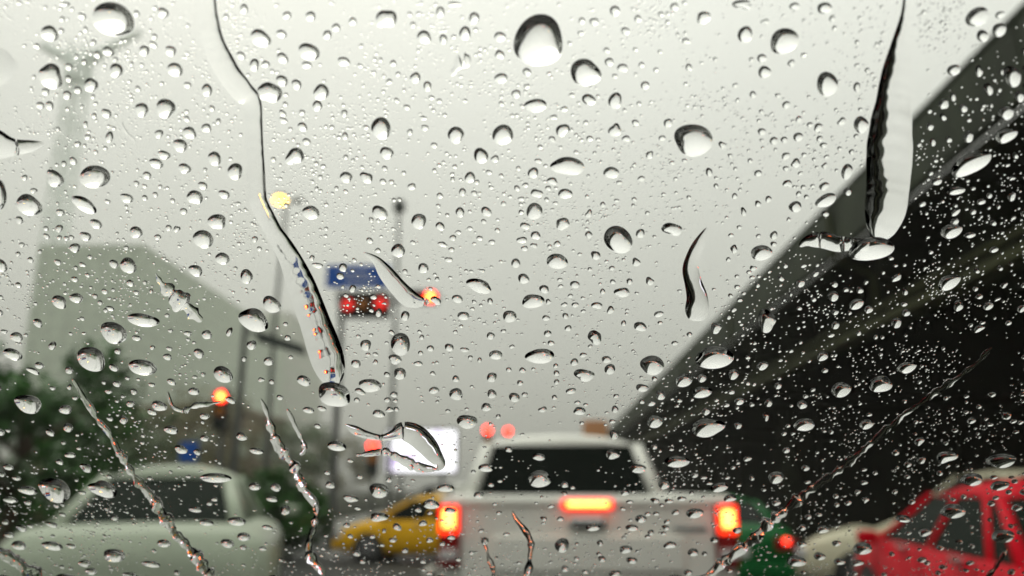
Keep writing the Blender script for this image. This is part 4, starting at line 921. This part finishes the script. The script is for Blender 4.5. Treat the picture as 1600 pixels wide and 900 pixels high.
NTINY = 9500
while made < NTINY and tries < 260000:
    tries += 1
    if rng.random() < .5:
        q = rng.choice(cl); x, y = rng.gauss(q[0], q[2]), rng.gauss(q[1], q[2] * .6)
    else: x, y = rng.uniform(-60, 1660), rng.uniform(-40, 940)
    if not (-70 < x < 1670 and -50 < y < 950): continue
    w = 2.2 + 1.3 * rng.expovariate(1.0) + (3.5 * rng.random() if rng.random() < .10 else 0)
    w = min(w, 8.5)
    flat = .95 - .38 * max(0, min(1, y / 900)) * rng.uniform(.6, 1.2)
    h = w * max(.45, flat)
    l = (800 - x) / 800 * rng.uniform(8, 32)
    if rng.random() > bare(x, y): continue
    if near(x, y, w / 2) or blocked(x, y, w * .5): continue
    cell.setdefault((int(x // 16), int(y // 16)), []).append((x, y, w / 2))
    add_small(x, y, w, h, l, 20000 + made, 10 if w < 5 else 14, 3 if w < 5 else 4); made += 1
# drops further out on the glass, beyond the frame
for i in range(5200):
    x, y = rng.uniform(-1000, 2600), rng.uniform(-400, 1350)
    if -70 < x < 1670 and -50 < y < 950: continue
    if ray(x, y).dot(GN) < .25: continue
    w = 3 + 5 * rng.random() + 30 * rng.random() ** 6
    a, b = on_glass(x, y)
    if not (abs(a) < .6 and -.45 < b < .13): continue
    add_small(x, y, w, w * .75, (800 - x) / 800 * 15, 60000 + i, 10 if w < 10 else 18, 3 if w < 10 else 6)
me = bpy.data.meshes.new('small_raindrops'); me.from_pydata(V, [], F)
me.polygons.foreach_set('use_smooth', SM)
nrm = np.empty(len(F) * 3); me.polygons.foreach_get('normal', nrm); nrm = nrm.reshape(-1, 3) @ np.array(GN)
flip = [i for i in range(len(F)) if (nrm[i] > 0) != SM[i]]
if flip:
    fs = set(flip); me2 = bpy.data.meshes.new('small_raindrops')
    me2.from_pydata(V, [], [f[::-1] if i in fs else f for i, f in enumerate(F)]); me2.polygons.foreach_set('use_smooth', SM); me = me2
tag(wet(link('small_raindrops', me, 'water')), 'countless tiny raindrops scattered all over the windscreen', 'raindrops', kind='stuff')
# ------------------------------------------------------------------ rain haze
def haze():
    m = bpy.data.materials.new('haze'); m.use_nodes = True; t = m.node_tree; t.nodes.clear()
    o = t.nodes.new('ShaderNodeOutputMaterial'); v = t.nodes.new('ShaderNodeVolumePrincipled')
    v.inputs['Color'].default_value = (.90, .90, .84, 1); v.inputs['Density'].default_value = HAZE; v.inputs['Anisotropy'].default_value = .2
    t.links.new(v.outputs[0], o.inputs['Volume']); MATS['haze'] = m
    b = MB().box((0, 250, 95), (796, 690, 200)).build('haze', 'haze'); tag(b, 'pale rain haze filling the whole street', 'haze', kind='stuff')
HAZE = .0008
haze()
